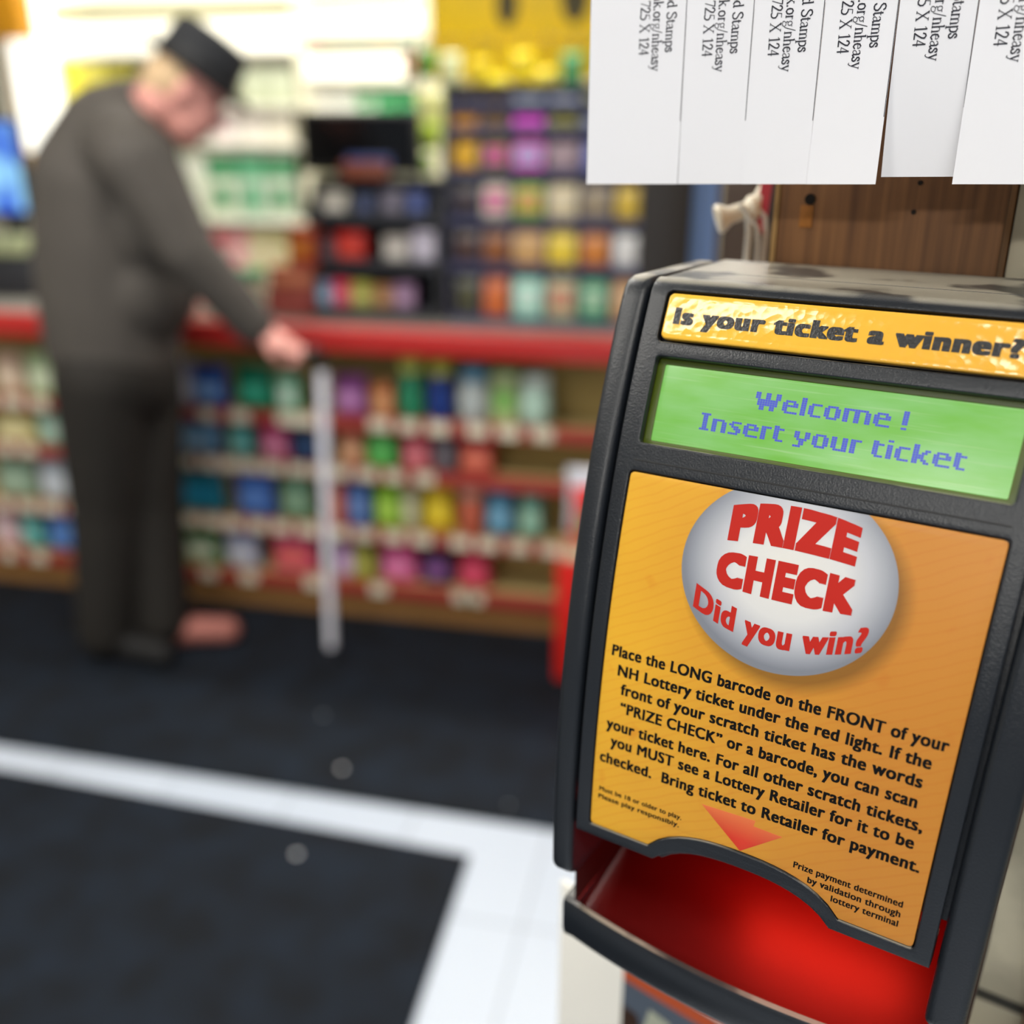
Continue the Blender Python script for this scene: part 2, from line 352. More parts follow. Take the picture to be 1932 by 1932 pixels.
GL = [
 [(18, 56, 660, 722, '#d8b8a0', '#ecd8c0', 'cream pink', 'bag'), (78, 60, 662, 722, '#b8d0a0', '#dce8c8', 'pale green', 'bag')],
 [(30, 80, 780, 826, '#e0d490', '#f0e8b8', 'pale yellow', 'bag'), (112, 60, 776, 824, '#8ac0a8', '#c8e0d0', 'pale teal', 'box')],
 [(30, 76, 862, 916, '#8aa890', '#b0c8b0', 'grey green', 'bag'), (104, 66, 860, 916, '#b8c4d0', '#dce4ec', 'silver', 'bag')],
 [(12, 50, 952, 1012, '#e8b8c4', '#f4dce0', 'pink and white', 'bag'), (62, 46, 956, 1012, '#30a0a0', '#90d8d0', 'turquoise', 'bag'), (118, 62, 944, 1014, '#2f68c8', '#70a0e8', 'royal blue', 'bag')],
]
SHN = ['top shelf', 'second shelf', 'third shelf', 'lowest shelf']
def place_goods(rows, where):
    for r, row in enumerate(rows):
        zb = SH[r] - 0.018
        for (px, pw_, y0, y1, c1, c2, cn, kind) in sorted(row):
            a = at(px - pw_ / 2, (y0 + y1) / 2, 2.77); b = at(px + pw_ / 2, (y0 + y1) / 2, 2.77)
            wd = (b - a).length * 0.96; top = at(px, y0, 2.77).z; h = max(0.05, top - zb)
            h = min(h, [0.19, 0.115, 0.165, 0.165][r])
            if kind == 'bag': o = candy_bag(c1, c2, wd, h, 0.05)
            elif kind == 'box': o = carton(c1, c2, wd, h)
            else: o = tub(c1, c2, wd, h)
            o.location = ((a.x + b.x) / 2, 2.772, zb)
            nm = {'bag': 'candy bag', 'box': 'candy box', 'tub': 'candy tub'}[kind]
            tag(o, '%s %s on the %s of the counter, %s' % (cn, nm, SHN[r], where), nm, 'sweets on the counter shelves')
place_goods(G, 'right of the person')
place_goods(GL, 'left of the person')

# ================================================================== things on the counter
DK = mat('#23262b', 0.5); DK2 = mat('#33363d', 0.5)
YF = 2.87
def on_counter(px, Y=YF): return at(px, 600, Y).x
# --- snack rack under the black screen
x0, x1 = on_counter(592), on_counter(832)
rk = empty('snack_rack', ((x0 + x1) / 2, YF, ZT)); tag(rk, 'dark three-tier counter rack of small packs beneath the black screen', 'rack')
hw = (x1 - x0) / 2; RH = at(700, 346, YF).z - ZT
def rp(name, mb, m): return mb.build(name, m, rk)
rp('back_panel', MB().box(-hw, hw, 0.20, 0.215, 0, RH), DK)
for sx in (-hw, hw - 0.012): rp('side_panel', MB().prism([(0, 0), (0.2, 0), (0.2, RH), (0.07, RH), (0, RH * .8)], 'x', sx, sx + 0.012), DK2)
RZ = [at(700, 598, YF).z - ZT + .004, at(700, 508, YF).z - ZT, at(700, 420, YF).z - ZT]
RZ[0] = 0.004
for z in RZ: rp('tier', MB().box(-hw + .012, hw - .012, 0.0, 0.2, z, z + 0.012).box(-hw + .012, hw - .012, -0.004, 0.004, z, z + 0.028), DK2)
rp('top_panel', MB().box(-hw, hw, 0.06, 0.215, RH, RH + 0.01), DK)
RI = [(0, 612, 38, 530, '#3f8fb8', '#a0d0e8', 'light blue'), (0, 645, 36, 528, '#d02850', '#f08098', 'crimson'), (0, 684, 38, 532, '#a0a040', '#d0d080', 'olive'), (0, 725, 36, 538, '#9a6a44', '#c09a70', 'tan'), (0, 765, 40, 536, '#8a6a8c', '#b89ab8', 'mauve'),
      (1, 622, 30, 448, '#4a4048', '#6a5a60', 'dark plum'), (1, 664, 54, 438, '#c02420', '#e05040', 'bright red'), (1, 750, 48, 446, '#b0aaa4', '#dcd8d0', 'silver'), (1, 802, 44, 436, '#b4aec0', '#d8d4e4', 'pale lilac'),
      (2, 634, 50, 362, '#a8a498', '#e4dfd4', 'white and grey'), (2, 690, 34, 366, '#3c4660', '#55608a', 'slate blue'), (2, 742, 44, 360, '#5a5868', '#8a8494', 'grey'), (2, 788, 34, 362, '#3c4a80', '#606ea8', 'indigo')]
TN = ['bottom tier', 'middle tier', 'upper tier']
for (r, px, pw_, y0, c1, c2, cn) in RI:
    a = at(px - pw_ / 2, y0, YF + .04); b = at(px + pw_ / 2, y0, YF + .04); zb = ZT + RZ[r] + 0.012
    o = carton(c1, c2, (b.x - a.x), max(.05, a.z - zb), 0.05, 'snack_pack'); o.location = ((a.x + b.x) / 2, YF + .045, zb)
    tag(o, '%s snack pack on the %s of the dark counter rack' % (cn, TN[r]), 'snack pack', 'packs in the dark counter rack')
# --- black screen on top of the rack
sx0, sx1 = at(568, 280, YF + .1).x, at(790, 280, YF + .1).x; sz1 = at(680, 208, YF + .1).z; sz0 = ZT + RH + .012
scn = empty('monitor', ((sx0 + sx1) / 2, YF + .12, sz0)); tag(scn, 'black switched-off screen standing on the dark counter rack', 'monitor')
sw = (sx1 - sx0) / 2; shh = sz1 - sz0
MB().box(-sw, sw, -.018, .02, .012, shh, b=.006).box(-sw * .6, sw * .6, .02, .045, shh * .25, shh * .8, b=.008).build('casing', mat('#141618', .45), scn)
MB().box(-sw + .012, sw - .012, -.0195, -.017, .03, shh - .012).build('screen', mat('#0a0b0d', .15), scn)
MB().box(-.07, .07, -.05, .06, 0, .012, b=.004).box(-.02, .02, .0, .03, .0, .05).build('stand', mat('#1b1d20', .4), scn)
# --- snack bar display box leaning in front of the screen
a = at(645, 305, YF + .05); b = at(730, 305, YF + .05)
tr = empty('candy_bar_tray', ((a.x + b.x) / 2, YF + .068, ZT + RH + .011)); tag(tr, 'blue and orange candy bar tray on the rack in front of the black screen', 'candy tray')
tw = (b.x - a.x) / 2
MB().box(-tw, tw, -.03, .028, 0, .025, b=.003).prism([(-.03, .025), (-.028, .025), (-.028, .045), (-.03, .045)], 'x', -tw, tw).build('box', mat('#8a4a34', .4), tr)
MB().prism([(.02, .0), (.026, .0), (.026, .062), (.02, .062)], 'x', -tw, tw, b=.001).build('header_card', mat('#34467e', .4), tr)
for k in range(4): MB().box(-tw + .008 + k * tw * .49, -tw + tw * .44 + k * tw * .49, -.024, .015, .024, .04, b=.004).build('wrapped_bar', mat('#c87838' if k % 2 else '#8a4038', .3), tr)

# --- stack of boxes between the rack and the person
def gumbox(px0, px1, y0, zb, c1, c2, label, Y=YF - .03, d=0.1):
    a = at(px0, y0, Y); b = at(px1, y0, Y)
    o = carton(c1, c2, b.x - a.x, a.z - zb - .002, d, 'display_box'); o.location = ((a.x + b.x) / 2, Y + d / 2, zb); tag(o, label, 'box'); return a.z
z = gumbox(500, 588, 546, ZT, '#8a3a38', '#a85a50', 'dark red display box lowest in the stack left of the counter rack')
z = gumbox(505, 586, 502, z, '#a86048', '#c88060', 'brown display box on the dark red box beside the counter rack')
z = gumbox(540, 590, 428, z, '#9a3020', '#d08030', 'small red and gold box on top of the brown display box')
# --- white and green cup, jar
def cupat(px0, px1, y0, y1, c1, c2, label, Y, name='paper_cup'):
    a = at(px0, y0, Y); b = at(px1, y0, Y); h = a.z - ZT; r = (b.x - a.x) / 2
    o = empty(name, ((a.x + b.x) / 2, Y, ZT)); tag(o, label, 'cup')
    MB().lathe([(r * .72, 0), (r * .74, .002), (r * .95, h * .82)], 20).build('cup', mat(c1, .5), o)
    MB().lathe([(r * 1.0, h * .8), (r * 1.02, h * .83), (r * 1.0, h * .9), (r * .9, h)], 20).build('lid', mat(c2, .4), o)
cupat(436, 500, 508, 590, '#e6e8cc', '#2f9060', 'cream paper cup with green lid behind the hand of the person', 2.95)
# --- cash register screen far left
cr = empty('cash_register', (at(10, 560, 2.98).x, 2.98, ZT)); tag(cr, 'dark cash register with a lit blue screen at the left end of the counter', 'cash register')
MB().prism([(-.0, 0), (.3, 0), (.3, .19), (.05, .19), (0, .1)], 'x', -.16, .12, b=.008).build('body', mat('#26282e', .5), cr)
MB().box(-.02, .02, .1, .14, .18, .33).build('stem', mat('#1a1c20', .5), cr)
MB().box(-.17, .095, .07, .1, .25, .56, b=.008).build('screen_casing', mat('#24303c', .4), cr)
def blue_screen():
    m = bpy.data.materials.new('lit blue screen'); m.use_nodes = True; nt = m.node_tree; b = nt.nodes['Principled BSDF']
    tc = nt.nodes.new('ShaderNodeTexCoord'); n = nt.nodes.new('ShaderNodeTexNoise'); n.inputs['Scale'].default_value = 9
    r = nt.nodes.new('ShaderNodeValToRGB'); r.color_ramp.elements[0].color = lin('#1a4fd0'); r.color_ramp.elements[1].color = lin('#9fe0ff'); r.color_ramp.elements[0].position = .42; r.color_ramp.elements[1].position = .6
    nt.links.new(tc.outputs['Object'], n.inputs['Vector']); nt.links.new(n.outputs['Fac'], r.inputs['Fac']); nt.links.new(r.outputs['Color'], b.inputs['Emission Color']); b.inputs['Emission Strength'].default_value = 1.1
    b.inputs['Base Color'].default_value = (0.01, 0.02, 0.05, 1); return m
MB().box(-.155, .085, .067, .071, .27, .55).build('screen', blue_screen(), cr)
MB().box(-.16, .10, .0, .05, .14, .2, b=.005).build('keyboard_shelf', mat('#a8b088', .5), cr)

# --- lottery ticket case
cx0, cx1 = on_counter(846), at(1216, 500, YF).x; chh = at(1000, 168, YF).z - ZT
lc = empty('lottery_ticket_case', ((cx0 + cx1) / 2, YF, ZT)); tag(lc, 'tall dark blue counter case with a grid of colourful scratch tickets', 'ticket case')
cw = (cx1 - cx0) / 2
CB = mat('#34364f', .4); CB2 = mat('#4a4c6c', .4)
MB().box(-cw, cw, .12, .14, 0, chh).build('back_panel', CB, lc)
for s in (-cw, cw - .012): MB().box(s, s + .012, 0, .12, 0, chh).build('side_panel', CB, lc)
rows_y = [206, 252, 334, 425, 512, 604]
zr = [at(1000, y, YF).z - ZT for y in rows_y]
zr[-1] = 0.0
for z in zr: MB().box(-cw + .012, cw - .012, 0.0, .12, z, z + .012).box(-cw + .012, cw - .012, -.004, .002, z, z + .02).build('ledge', CB2, lc)
ncol = 6
colx = [at(px, 400, YF).x for px in (846, 905, 962, 1028, 1092, 1155, 1216)]
for x in colx[1:-1]: MB().box(x - (cx0 + cx1) / 2 - .003, x - (cx0 + cx1) / 2 + .003, 0.01, .12, 0, chh).build('divider', CB2, lc)
MB().box(-cw, cw, 0.0, .14, chh, chh + .012).build('top_panel', CB, lc)
TK = [  # from the top row down, left to right
 [('#4a4038', '#6a5a40', 'dark brown'), ('#8a6a2c', '#5a5040', 'bronze'), ('#b8c4e4', '#e0e8f4', 'pale blue'), ('#a8b8e0', '#e8ecf4', 'ice blue'), ('#c0c060', '#e0e0a0', 'pale olive'), ('#6a70a0', '#a0a8d0', 'violet grey')],
 [('#d88a1c', '#f0b030', 'orange'), ('#7a5a2c', '#a07a3c', 'brown'), ('#ff30f0', '#ff70f4', 'magenta'), ('#8a8a3c', '#b0a840', 'olive'), ('#7a86b0', '#a8b4d8', 'grey blue'), ('#c0a860', '#e0d0a0', 'sand')],
 [('#d09a1c', '#e8b820', 'gold'), ('#8a7a38', '#e040b0', 'olive and magenta'), ('#e060c0', '#a8c0e8', 'pink and blue'), ('#9a8490', '#b8a0a8', 'greyish pink'), ('#6068b0', '#8a90d0', 'blue violet'), ('#4a5088', '#70a060', 'navy')],
 [('#2c2c34', '#4a3840', 'black'), ('#d8ccb4', '#d838a0', 'cream and magenta'), ('#8cb030', '#e8a070', 'lime and peach'), ('#d4c49c', '#e8dcc0', 'beige'), ('#8a7c6c', '#a8987c', 'taupe'), ('#c8a838', '#e8c850', 'mustard')],
 [('#3a2c2c', '#5a3c34', 'dark maroon'), ('#7a4a2c', '#a0602c', 'chestnut'), ('#c89a60', '#d8b078', 'tan'), ('#e8c830', '#f4dc50', 'bright yellow'), ('#c0702c', '#e09040', 'burnt orange'), ('#d8d8d8', '#f0f0f0', 'white')],
 [('#3a3c34', '#5a5a3c', 'dark olive'), ('#c05a28', '#e08048', 'rust orange'), ('#9ad8c4', '#e0f4ec', 'aqua and white'), ('#b8b890', '#d88a78', 'beige and coral'), ('#3c9a70', '#c0e0c4', 'green'), ('#c89868', '#e8c8a0', 'peach')],
]
RN = ['top row', 'second row', 'third row', 'fourth row', 'fifth row', 'bottom row']
def ticket_pack(c1, c2, w, h):
    b = MB()
    poly = [(0.004, 0.0), (0.0, h * .25), (0.004, h * .7), (0.02, h), (0.024, h), (0.010, h * .7), (0.006, h * .25), (0.010, 0.0)]
    b.prism(poly, 'x', -w / 2, w / 2)
    for k in range(2):
        b.box(-w * .36 + k * w * .4, -w * .04 + k * w * .4, -.0012, .001, h * .3, h * .55, m=1)
    b.box(-w * .4, w * .4, .0002, .004, h * .62, h * .78, m=1)
    return b.build('scratch_ticket', [mat(c1, .35), mat(c2, .35)])
for r in range(6):
    zb = zr[r] + .0125
    ztop = (chh if r == 0 else zr[r - 1]) - .016
    for c in range(6):
        c1, c2, cn = TK[r][c]
        xa, xb = colx[c] + .008, colx[c + 1] - .008
        if c == 0: xa += .01
        if c == 5: xb -= .01
        o = ticket_pack(c1, c2, xb - xa, min(ztop - zb, .13) * .96); o.location = ((xa + xb) / 2, YF + .006, ZT + zb)
        tag(o, '%s scratch ticket in the %s of the dark blue counter case' % (cn, RN[r]), 'scratch ticket', 'scratch tickets in the counter case')

# ================================================================== back of the store
YB = 4.05
WHITE = mat('#f3f1e4', .5)
# cigarette rack
gx0, gx1 = at(105, 100, YB).x, at(805, 100, YB).x
gr = empty('cigarette_rack', ((gx0 + gx1) / 2, YB, 0)); tag(gr, 'white lit cigarette rack with rows of packs behind the counter', 'rack')
gw = (gx1 - gx0) / 2; gcx = (gx0 + gx1) / 2
MB().box(-gw, gw, .25, .28, 0, 2.25).build('back_panel', mat('#d6d4bc', .6), gr)
for px in (105, 572, 805):
    x = at(px, 200, YB).x - gcx
    MB().box(max(-gw, x - .022), min(gw, x + .022) + .001, 0, .25, 0, 2.25, b=.003).build('upright', mat('#eeebcf', .5), gr)
LIT = mat('#fffbe8', .4, emit=.9)
def zat(y, px=450): return at(px, y, YB).z
# left bay shelves (px 105..572) and right bay (572..805)
xl0, xm, xr1 = at(105, 200, YB).x - gcx + .022, at(572, 200, YB).x - gcx, at(805, 200, YB).x - gcx - .022
shelfz_l = [zat(103), zat(200), zat(272), zat(415), zat(520)]
shelfz_r = [zat(80, 690), zat(158, 690), zat(214, 690)]
for z in shelfz_l: MB().box(xl0, xm - .022, 0, .25, z - .012, z + .006).build('shelf', WHITE, gr)
for z in shelfz_r + [zat(300, 690), zat(400, 690)]: MB().box(xm + .022, xr1, 0, .25, z - .012, z + .006).build('shelf', WHITE, gr)
# lit header panels
MB().box(xl0, xm - .022, -.012, .02, zat(100), zat(36), b=.004).build('lit_header', LIT, gr)
for (ya, yb) in ((64, 18), (150, 106)):
    MB().box(xm + .022, xr1 - (.0 if yb < 50 else .07), -.012, .02, zat(ya, 690), zat(yb, 690), b=.004).build('lit_header', LIT, gr)
MB().box(-gw, gw, -.012, .02, zat(0), 2.25, b=.004).build('lit_header', LIT, gr)
# packs
def pack(c1, c2, w, h, d=.06):
    b = MB().box(-w / 2, w / 2, -d / 2, d / 2, 0, h, b=.003); b.box(-w / 2 - .0005, w / 2 + .0005, -d / 2 - .0006, d / 2, h * .62, h * .9, m=1)
    b.box(-w * .3, w * .3, -d / 2 - .001, 0, h * .18, h * .45, m=1)
    return b.build('cigarette_carton', [mat(c1, .4), mat(c2, .4)])
def packs(px0, px1, ytop, zb, cols, where, bay):
    n = len(cols)
    for i, (c1, c2, cn) in enumerate(cols):
        a = px0 + (px1 - px0) * i / n; b_ = px0 + (px1 - px0) * (i + 1) / n
        A = at(a, ytop, YB + .05); B = at(b_, ytop, YB + .05)
        o = pack(c1, c2, (B.x - A.x) * .93, max(.05, A.z - zb - .007)); o.location = ((A.x + B.x) / 2, YB + .06, zb + .007)
        tag(o, '%s carton %s of the cigarette rack' % (cn, where), 'carton', 'cartons in the white cigarette rack')
packs(112, 250, 115, shelfz_l[1], [('#e8d818', '#f8f050', 'bright yellow'), ('#d8cc20', '#f0e870', 'lemon yellow'), ('#9a9020', '#c8c040', 'dark olive yellow')], 'on the upper left shelf', 0)
packs(455, 558, 128, shelfz_l[1], [('#c8d0b0', '#dce4c8', 'pale sage'), ('#d0d8b8', '#e4ecd0', 'light sage')], 'on the shelf behind the black hat', 0)
packs(395, 556, 206, shelfz_l[2], [('#f4f0ec', '#f8d8d8', 'white and blush'), ('#f8f4e8', '#f0e4dc', 'pearl white'), ('#f6f2e0', '#f0e8d8', 'ivory')], 'on the second shelf by the face', 0)
packs(335, 556, 285, shelfz_l[3], [('#e4ecd4', '#f0f4e4', 'off-white'), ('#d8e4cc', '#3a9a64', 'white and green'), ('#b8d4bc', '#5ab080', 'pale green'), ('#cfdcc8', '#489a68', 'mint and green')], 'on the third shelf beside the jacket', 0)
packs(385, 556, 430, shelfz_l[4], [('#e8b0b0', '#d84858', 'pink and red'), ('#ecd8cc', '#e08090', 'cream and rose'), ('#e8dcc0', '#d0c890', 'cream'), ('#e0d8b8', '#c8c080', 'straw')], 'on the fourth shelf above the counter', 0)
packs(590, 792, 164, shelfz_r[2], [('#f4f4ec', '#f8f8f0', 'snow white'), ('#f0f4ec', '#f4f8f0', 'cool white'), ('#d4ecd8', '#38a860', 'white and emerald'), ('#2f9a58', '#70c890', 'emerald'), ('#1f8a4c', '#60b880', 'dark emerald')], 'on the lower right shelf', 1)
packs(580, 640, 60, shelfz_r[0] , [('#e05070', '#f0a0b0', 'rose red'), ('#d8d8a8', '#b0b860', 'yellow green')], 'just under the top header', 1)
packs(650, 800, 58, shelfz_r[0], [('#8aa06a', '#b0c090', 'moss green'), ('#c0b060', '#e0d080', 'dull gold'), ('#7ab08a', '#a8d0b0', 'sea green')], 'on the upper right shelf', 1)

# white pillar with a light at the far left
px_ = at(52, 200, 3.9)
pl = empty('light_column', (px_.x, 3.9, 0)); tag(pl, 'bright white lit column left of the cigarette rack', 'light column')
MB().box(-.075, .075, 0, .15, 0, zat(290, 52) - .02, b=.006).build('base', mat('#9a6a2c', .5), pl)
MB().prism([(-.085, 0.0), (.085, 0.0), (.075, .14), (-.075, .14)], 'z', zat(285, 52), 2.3, b=.02).build('lit_tube', mat('#fffdf2', .4, emit=1.6), pl)
a = at(20, 30, 3.8)
oy = empty('snack_clip_strip', (a.x, 3.8, 0)); tag(oy, 'orange and yellow snack display at the far upper left', 'snack display')
MB().box(-.13, -.10, .1, .12, 0, 2.1).build('upright', mat('#b08a3c', .6), oy)
MB().box(-.13, .035, 0, .1, at(20, 72, 3.8).z, 2.05, b=.01).build('orange_bags', mat('#e8a010', .4, var=.25, vscale=12), oy)

# yellow display above the ticket case
YY = 3.36
ya, yb = at(812, 60, YY).x, at(1250, 60, YY).x
yd = empty('yellow_sign', ((ya + yb) / 2, YY, ZT + chh + .012)); 
tag(yd, 'big yellow sign board with dark round openings above the ticket case', 'sign board')
yw = (yb - ya) / 2; zs0 = at(950, 152, YY).z - yd.location.z; zs1 = 2.15 - yd.location.z
YM = mat('#fdd412', .4, var=.15, vscale=6)
MB().box(-yw, yw, 0, .03, zs0, zs1, b=.004).build('board', YM, yd)
for (pxa, pya, rw, rh) in ((957, 8, .034, .062), (1085, -5, .042, .07), (830, -60, .03, .05)):
    p = at(pxa, pya, YY); b = MB()
    n = 20; vs = [(p.x - yd.location.x + rw * math.cos(2 * PI * k / n), yy, p.z - yd.location.z + rh * math.sin(2 * PI * k / n)) for yy in (-.004, .0) for k in range(n)]
    b.add(vs, [tuple(range(n)), tuple(range(n, 2 * n))[::-1]] + [(k, (k + 1) % n, n + (k + 1) % n, n + k) for k in range(n)]).build('dark_opening', mat('#4a4220', .6), yd)
for s in (-yw + .03, yw - .06): MB().box(s, s + .03, .0, .03, ZT - yd.location.z - .0, zs0 + .01).build('leg', mat('#8a7a30', .5), yd)
# hanging yellow and green bags between sign and case
HB = [(905, 110, 40, '#f0d420', 'golden yellow'), (985, 96, 46, '#f4dc28', 'sunny yellow'), (930, 140, 50, '#f8ec40', 'light yellow'), (1030, 128, 46, '#ecd838', 'soft yellow'), (850, 100, 40, '#e8f0c0', 'pale lime'), (812, 170, 56, '#f0f0a0', 'cream yellow'), (1080, 100, 44, '#5aa86a', 'green'), (805, 95, 34, '#3a9a3c', 'leaf green'), (785, 105, 22, '#c83040', 'red'), (812, 232, 34, '#b8d838', 'lime green'), (803, 290, 26, '#a8d068', 'spring green')]
hr = empty('peg_rail', (at(930, 90, 3.2).x, 3.3, ZT)); tag(hr, 'thin yellow peg rail holding the hanging bags above the ticket case', 'rail')
za = at(930, 70, 3.2).z
MB().tube([(at(765, 90, 3.2).x - hr.location.x, 0, za - ZT), (at(1130, 90, 3.2).x - hr.location.x, 0, za - ZT)], .003).build('bar', mat('#d0a818', .4), hr)
for px in (765, 1130): MB().tube([(at(px, 90, 3.2).x - hr.location.x, 0, 0), (at(px, 90, 3.2).x - hr.location.x, 0, za - ZT)], .006).build('pole', mat('#8a8a88', .35, 1.0), hr)
for k, (px, py, pw_, c, cn) in enumerate(HB):
    Y = 3.12 + .056 * (k % 3); a = at(px - pw_ / 2, py, Y); b = at(px + pw_ / 2, py, Y); h = (b.x - a.x) * 1.35
    bg = empty('hanging_bag', ((a.x + b.x) / 2, Y, a.z)); tag(bg, '%s snack bag hanging above the ticket case' % cn, 'snack bag', 'bags hung on the peg rail')
    mb = MB(); vs, fs = pillow(b.x - a.x, .05, h); mb.add([(x, y, z - h) for x, y, z in vs], fs); mb.build('bag', mat(c, .25), bg)
    yh = 3.3 - Y
    MB().tube([(0, 0, -.004), (0, 0, .006), (0, yh, za - a.z + .004)] if za - a.z < .02 else [(0, 0, -.004), (0, .0, max(.01, za - a.z - .0)), (0, yh, za - a.z)], .0018, 6).build('hook', mat('#9a9a98', .3, 1.0), bg)

# ================================================================== red stand at the counter end
rs = at(1052, 1255, 2.6); r0 = onz(1056, 1262, 0.006)
st = empty('red_stand', (r0.x + .15, 2.42, 0.006)); tag(st, 'bright red floor stand partly hidden behind the ticket checker', 'stand')
zt_ = at(1062, 1062, 2.42).z
MB().box(-.15, .22, 0, .22, .02, zt_, b=.008).build('body', mat('#e0241c', .35), st)
MB().box(-.14, .21, .01, .21, 0, .02).build('foot', mat('#1c1c1e', .5), st)
MB().box(-.135, .225, -.002, .224, zt_, zt_ + .018, b=.004).build('top_tray', mat('#cfc4a4', .5), st)
b = candy_bag('#e03030', '#5a9a40', .17, .17, .07); b.name = 'snack_bag'; b.location = (st.location.x - .035, 2.475, zt_ + .028); tag(b, 'red and green snack bag standing on the red stand', 'snack bag')
b = candy_bag('#d4d8e4', '#c8ccd8', .15, .19, .05); b.name = 'snack_bag'; b.location = (st.location.x - .075, 2.57, zt_ + .028); tag(b, 'pale grey snack bag on the red stand behind the red and green bag', 'snack bag')

# ================================================================== person
def ball_chain(specs, voxel, smooth=4):
    """one closed skin around balls (p, r) and the cones between the linked ones"""
    mb = MB()
    def sph(p, r, sc=(1, 1, 1), q=None):
        bm = bmesh.new(); bmesh.ops.create_uvsphere(bm, u_segments=18, v_segments=12, radius=1)
        M = Matrix.Translation(p) @ (q.to_4x4() if q else Matrix.Identity(4)) @ Matrix.Diagonal((r * sc[0], r * sc[1], r * sc[2], 1))
        bm.transform(M); mb.bm(bm)
    for s in specs:
        if s[0] == 'b': sph(*s[1:])
        else:
            pts = s[1]
            for (p, r), (q, r2) in zip(pts, pts[1:]):
                n = max(2, int((Vector(q) - Vector(p)).length / (min(r, r2) * .22)) + 1)
                for i in range(n + 1):
                    t = i / n; sph(Vector(p).lerp(Vector(q), t), r + (r2 - r) * t)
    me = bpy.data.meshes.new('x'); me.from_pydata(mb.v, [], mb.f); o = bpy.data.objects.new('x', me); COL.objects.link(o)
    m = o.modifiers.new('r', 'REMESH'); m.mode = 'VOXEL'; m.voxel_size = voxel; m.use_smooth_shade = True
    s = o.modifiers.new('s', 'SMOOTH'); s.iterations = smooth; s.factor = .5
    out = bpy.data.meshes.new_from_object(o.evaluated_get(bpy.context.evaluated_depsgraph_get()))
    bpy.data.objects.remove(o); bpy.data.meshes.remove(me)
    out.polygons.foreach_set('use_smooth', [True] * len(out.polygons))
    return out
YM_ = 2.44
def P(px, py, dy=0.0): return at(px, py, YM_ + dy)
man = empty('person', (P(250, 1215).x, YM_, 0.006)); tag(man, 'stooped person in dark jacket and black hat leaning on a white cane at the counter', 'person')
inv = Matrix.Translation(-Vector(man.location))
def mp(name, me, m, parent=None):
    if isinstance(me, MB): o = me.build(name, m)
    else:
        me.materials.append(m); o = linkmesh(name, me)
    o.parent = parent or man; o.matrix_parent_inverse = Matrix.Identity(4) if parent else inv; return o
SKIN = mat('#e8a498', .5, var=.08, vscale=40)
f = Vector((.86, .51, 0)).normalized(); sd = Vector((f.y, -f.x, 0))        # facing, right-hand side
HC = P(352, 163)
tl = math.radians(36); hf = f * math.cos(tl) + Vector((0, 0, -math.sin(tl))); hu = f * math.sin(tl) + Vector((0, 0, math.cos(tl)))
Q = Matrix((hf, -sd, hu)).transposed()
def hp(a, s, u): return HC + hf * a + sd * s + hu * u
neckb = P(262, 235)
rs_, re_, rw_ = P(262, 305, -.17), P(352, 470, -.16), P(486, 622, -.06)
ls_, le_, lw_ = P(165, 305, .17), P(255, 500, .30), P(335, 600, .36)
hipR, knR, anR = P(190, 720, -.08), P(197, 960, -.09), P(200, 1178, -.12)
hipL, knL, anL = P(262, 720, .07), P(288, 955, .04), P(308, 1165, -.02)
anR.z = .09; anL.z = .09
# hands: right closes on the cane handle, left rests on the counter
hd_dir = (P(572, 668, -.03) - rw_).normalized()
hw_ = rw_ + hd_dir * .095
gripc = P(566, 672, -.03)
hs = Vector((0, 1, 0)); hs = (hs - hd_dir * hs.dot(hd_dir)).normalized(); hn = hd_dir.cross(hs).normalized()
if hn.z > 0: hn = -hn
def finger(base, d, n, ln, r):
    p1 = base + d * ln * .42; p2 = p1 + (d * .25 + n * .95).normalized() * ln * .36; p3 = p2 + (-d * .75 + n * .35).normalized() * ln * .3
    return ('c', [(base - d * .02, r * 1.1), (p1, r), (p2, r * .92), (p3, r * .8)])
def flatfinger(base, d, n, ln, r):
    p1 = base + d * ln * .45; p2 = p1 + (d + n * .25).normalized() * ln * .3; p3 = p2 + (d + n * .5).normalized() * ln * .25
    return ('c', [(base - d * .02, r * 1.1), (p1, r), (p2, r * .9), (p3, r * .8)])
specs = [('b', HC, .092, (1.05, .86, 1.0), Q), ('b', hp(.035, 0, -.05), .07, (.95, .88, 1.05), Q), ('b', hp(.055, 0, -.098), .034, (1, 1.1, .9), Q), ('b', hp(.075, 0, .03), .03, (.5, 1.7, .5), Q),
         ('c', [(hp(.088, 0, .0), .010), (hp(.106, 0, -.036), .014)]), ('b', hp(.094, .012, -.042), .008), ('b', hp(.094, -.012, -.042), .008),
         ('b', hp(.088, 0, -.068), .012, (.7, 2.0, .5), Q), ('b', hp(.086, 0, -.082), .012, (.7, 1.7, .55), Q), ('b', hp(.07, .035, -.03), .022), ('b', hp(.07, -.035, -.03), .022),
         ('b', hp(-.005, .082, -.02), .03, (.6, .35, 1.1), Q), ('b', hp(-.005, -.082, -.02), .03, (.6, .35, 1.1), Q),
         ('c', [(hp(-.03, 0, -.06), .062), (neckb.lerp(hp(-.03, 0, -.06), .35), .062), (neckb, .075)]),
         ('c', [(neckb, .08), (P(205, 330), .14), (P(205, 440), .14), (P(212, 590), .145), (P(225, 690), .14)]),
         ('c', [(neckb, .06), (rs_, .062), (re_, .045), (rw_, .03)]), ('c', [(neckb, .06), (ls_, .062), (le_, .045), (lw_, .03)]),
         ('c', [(P(225, 690), .13), (hipR, .085), (knR, .06), (anR, .04)]), ('c', [(P(225, 690), .13), (hipL, .085), (knL, .06), (anL, .04)])]
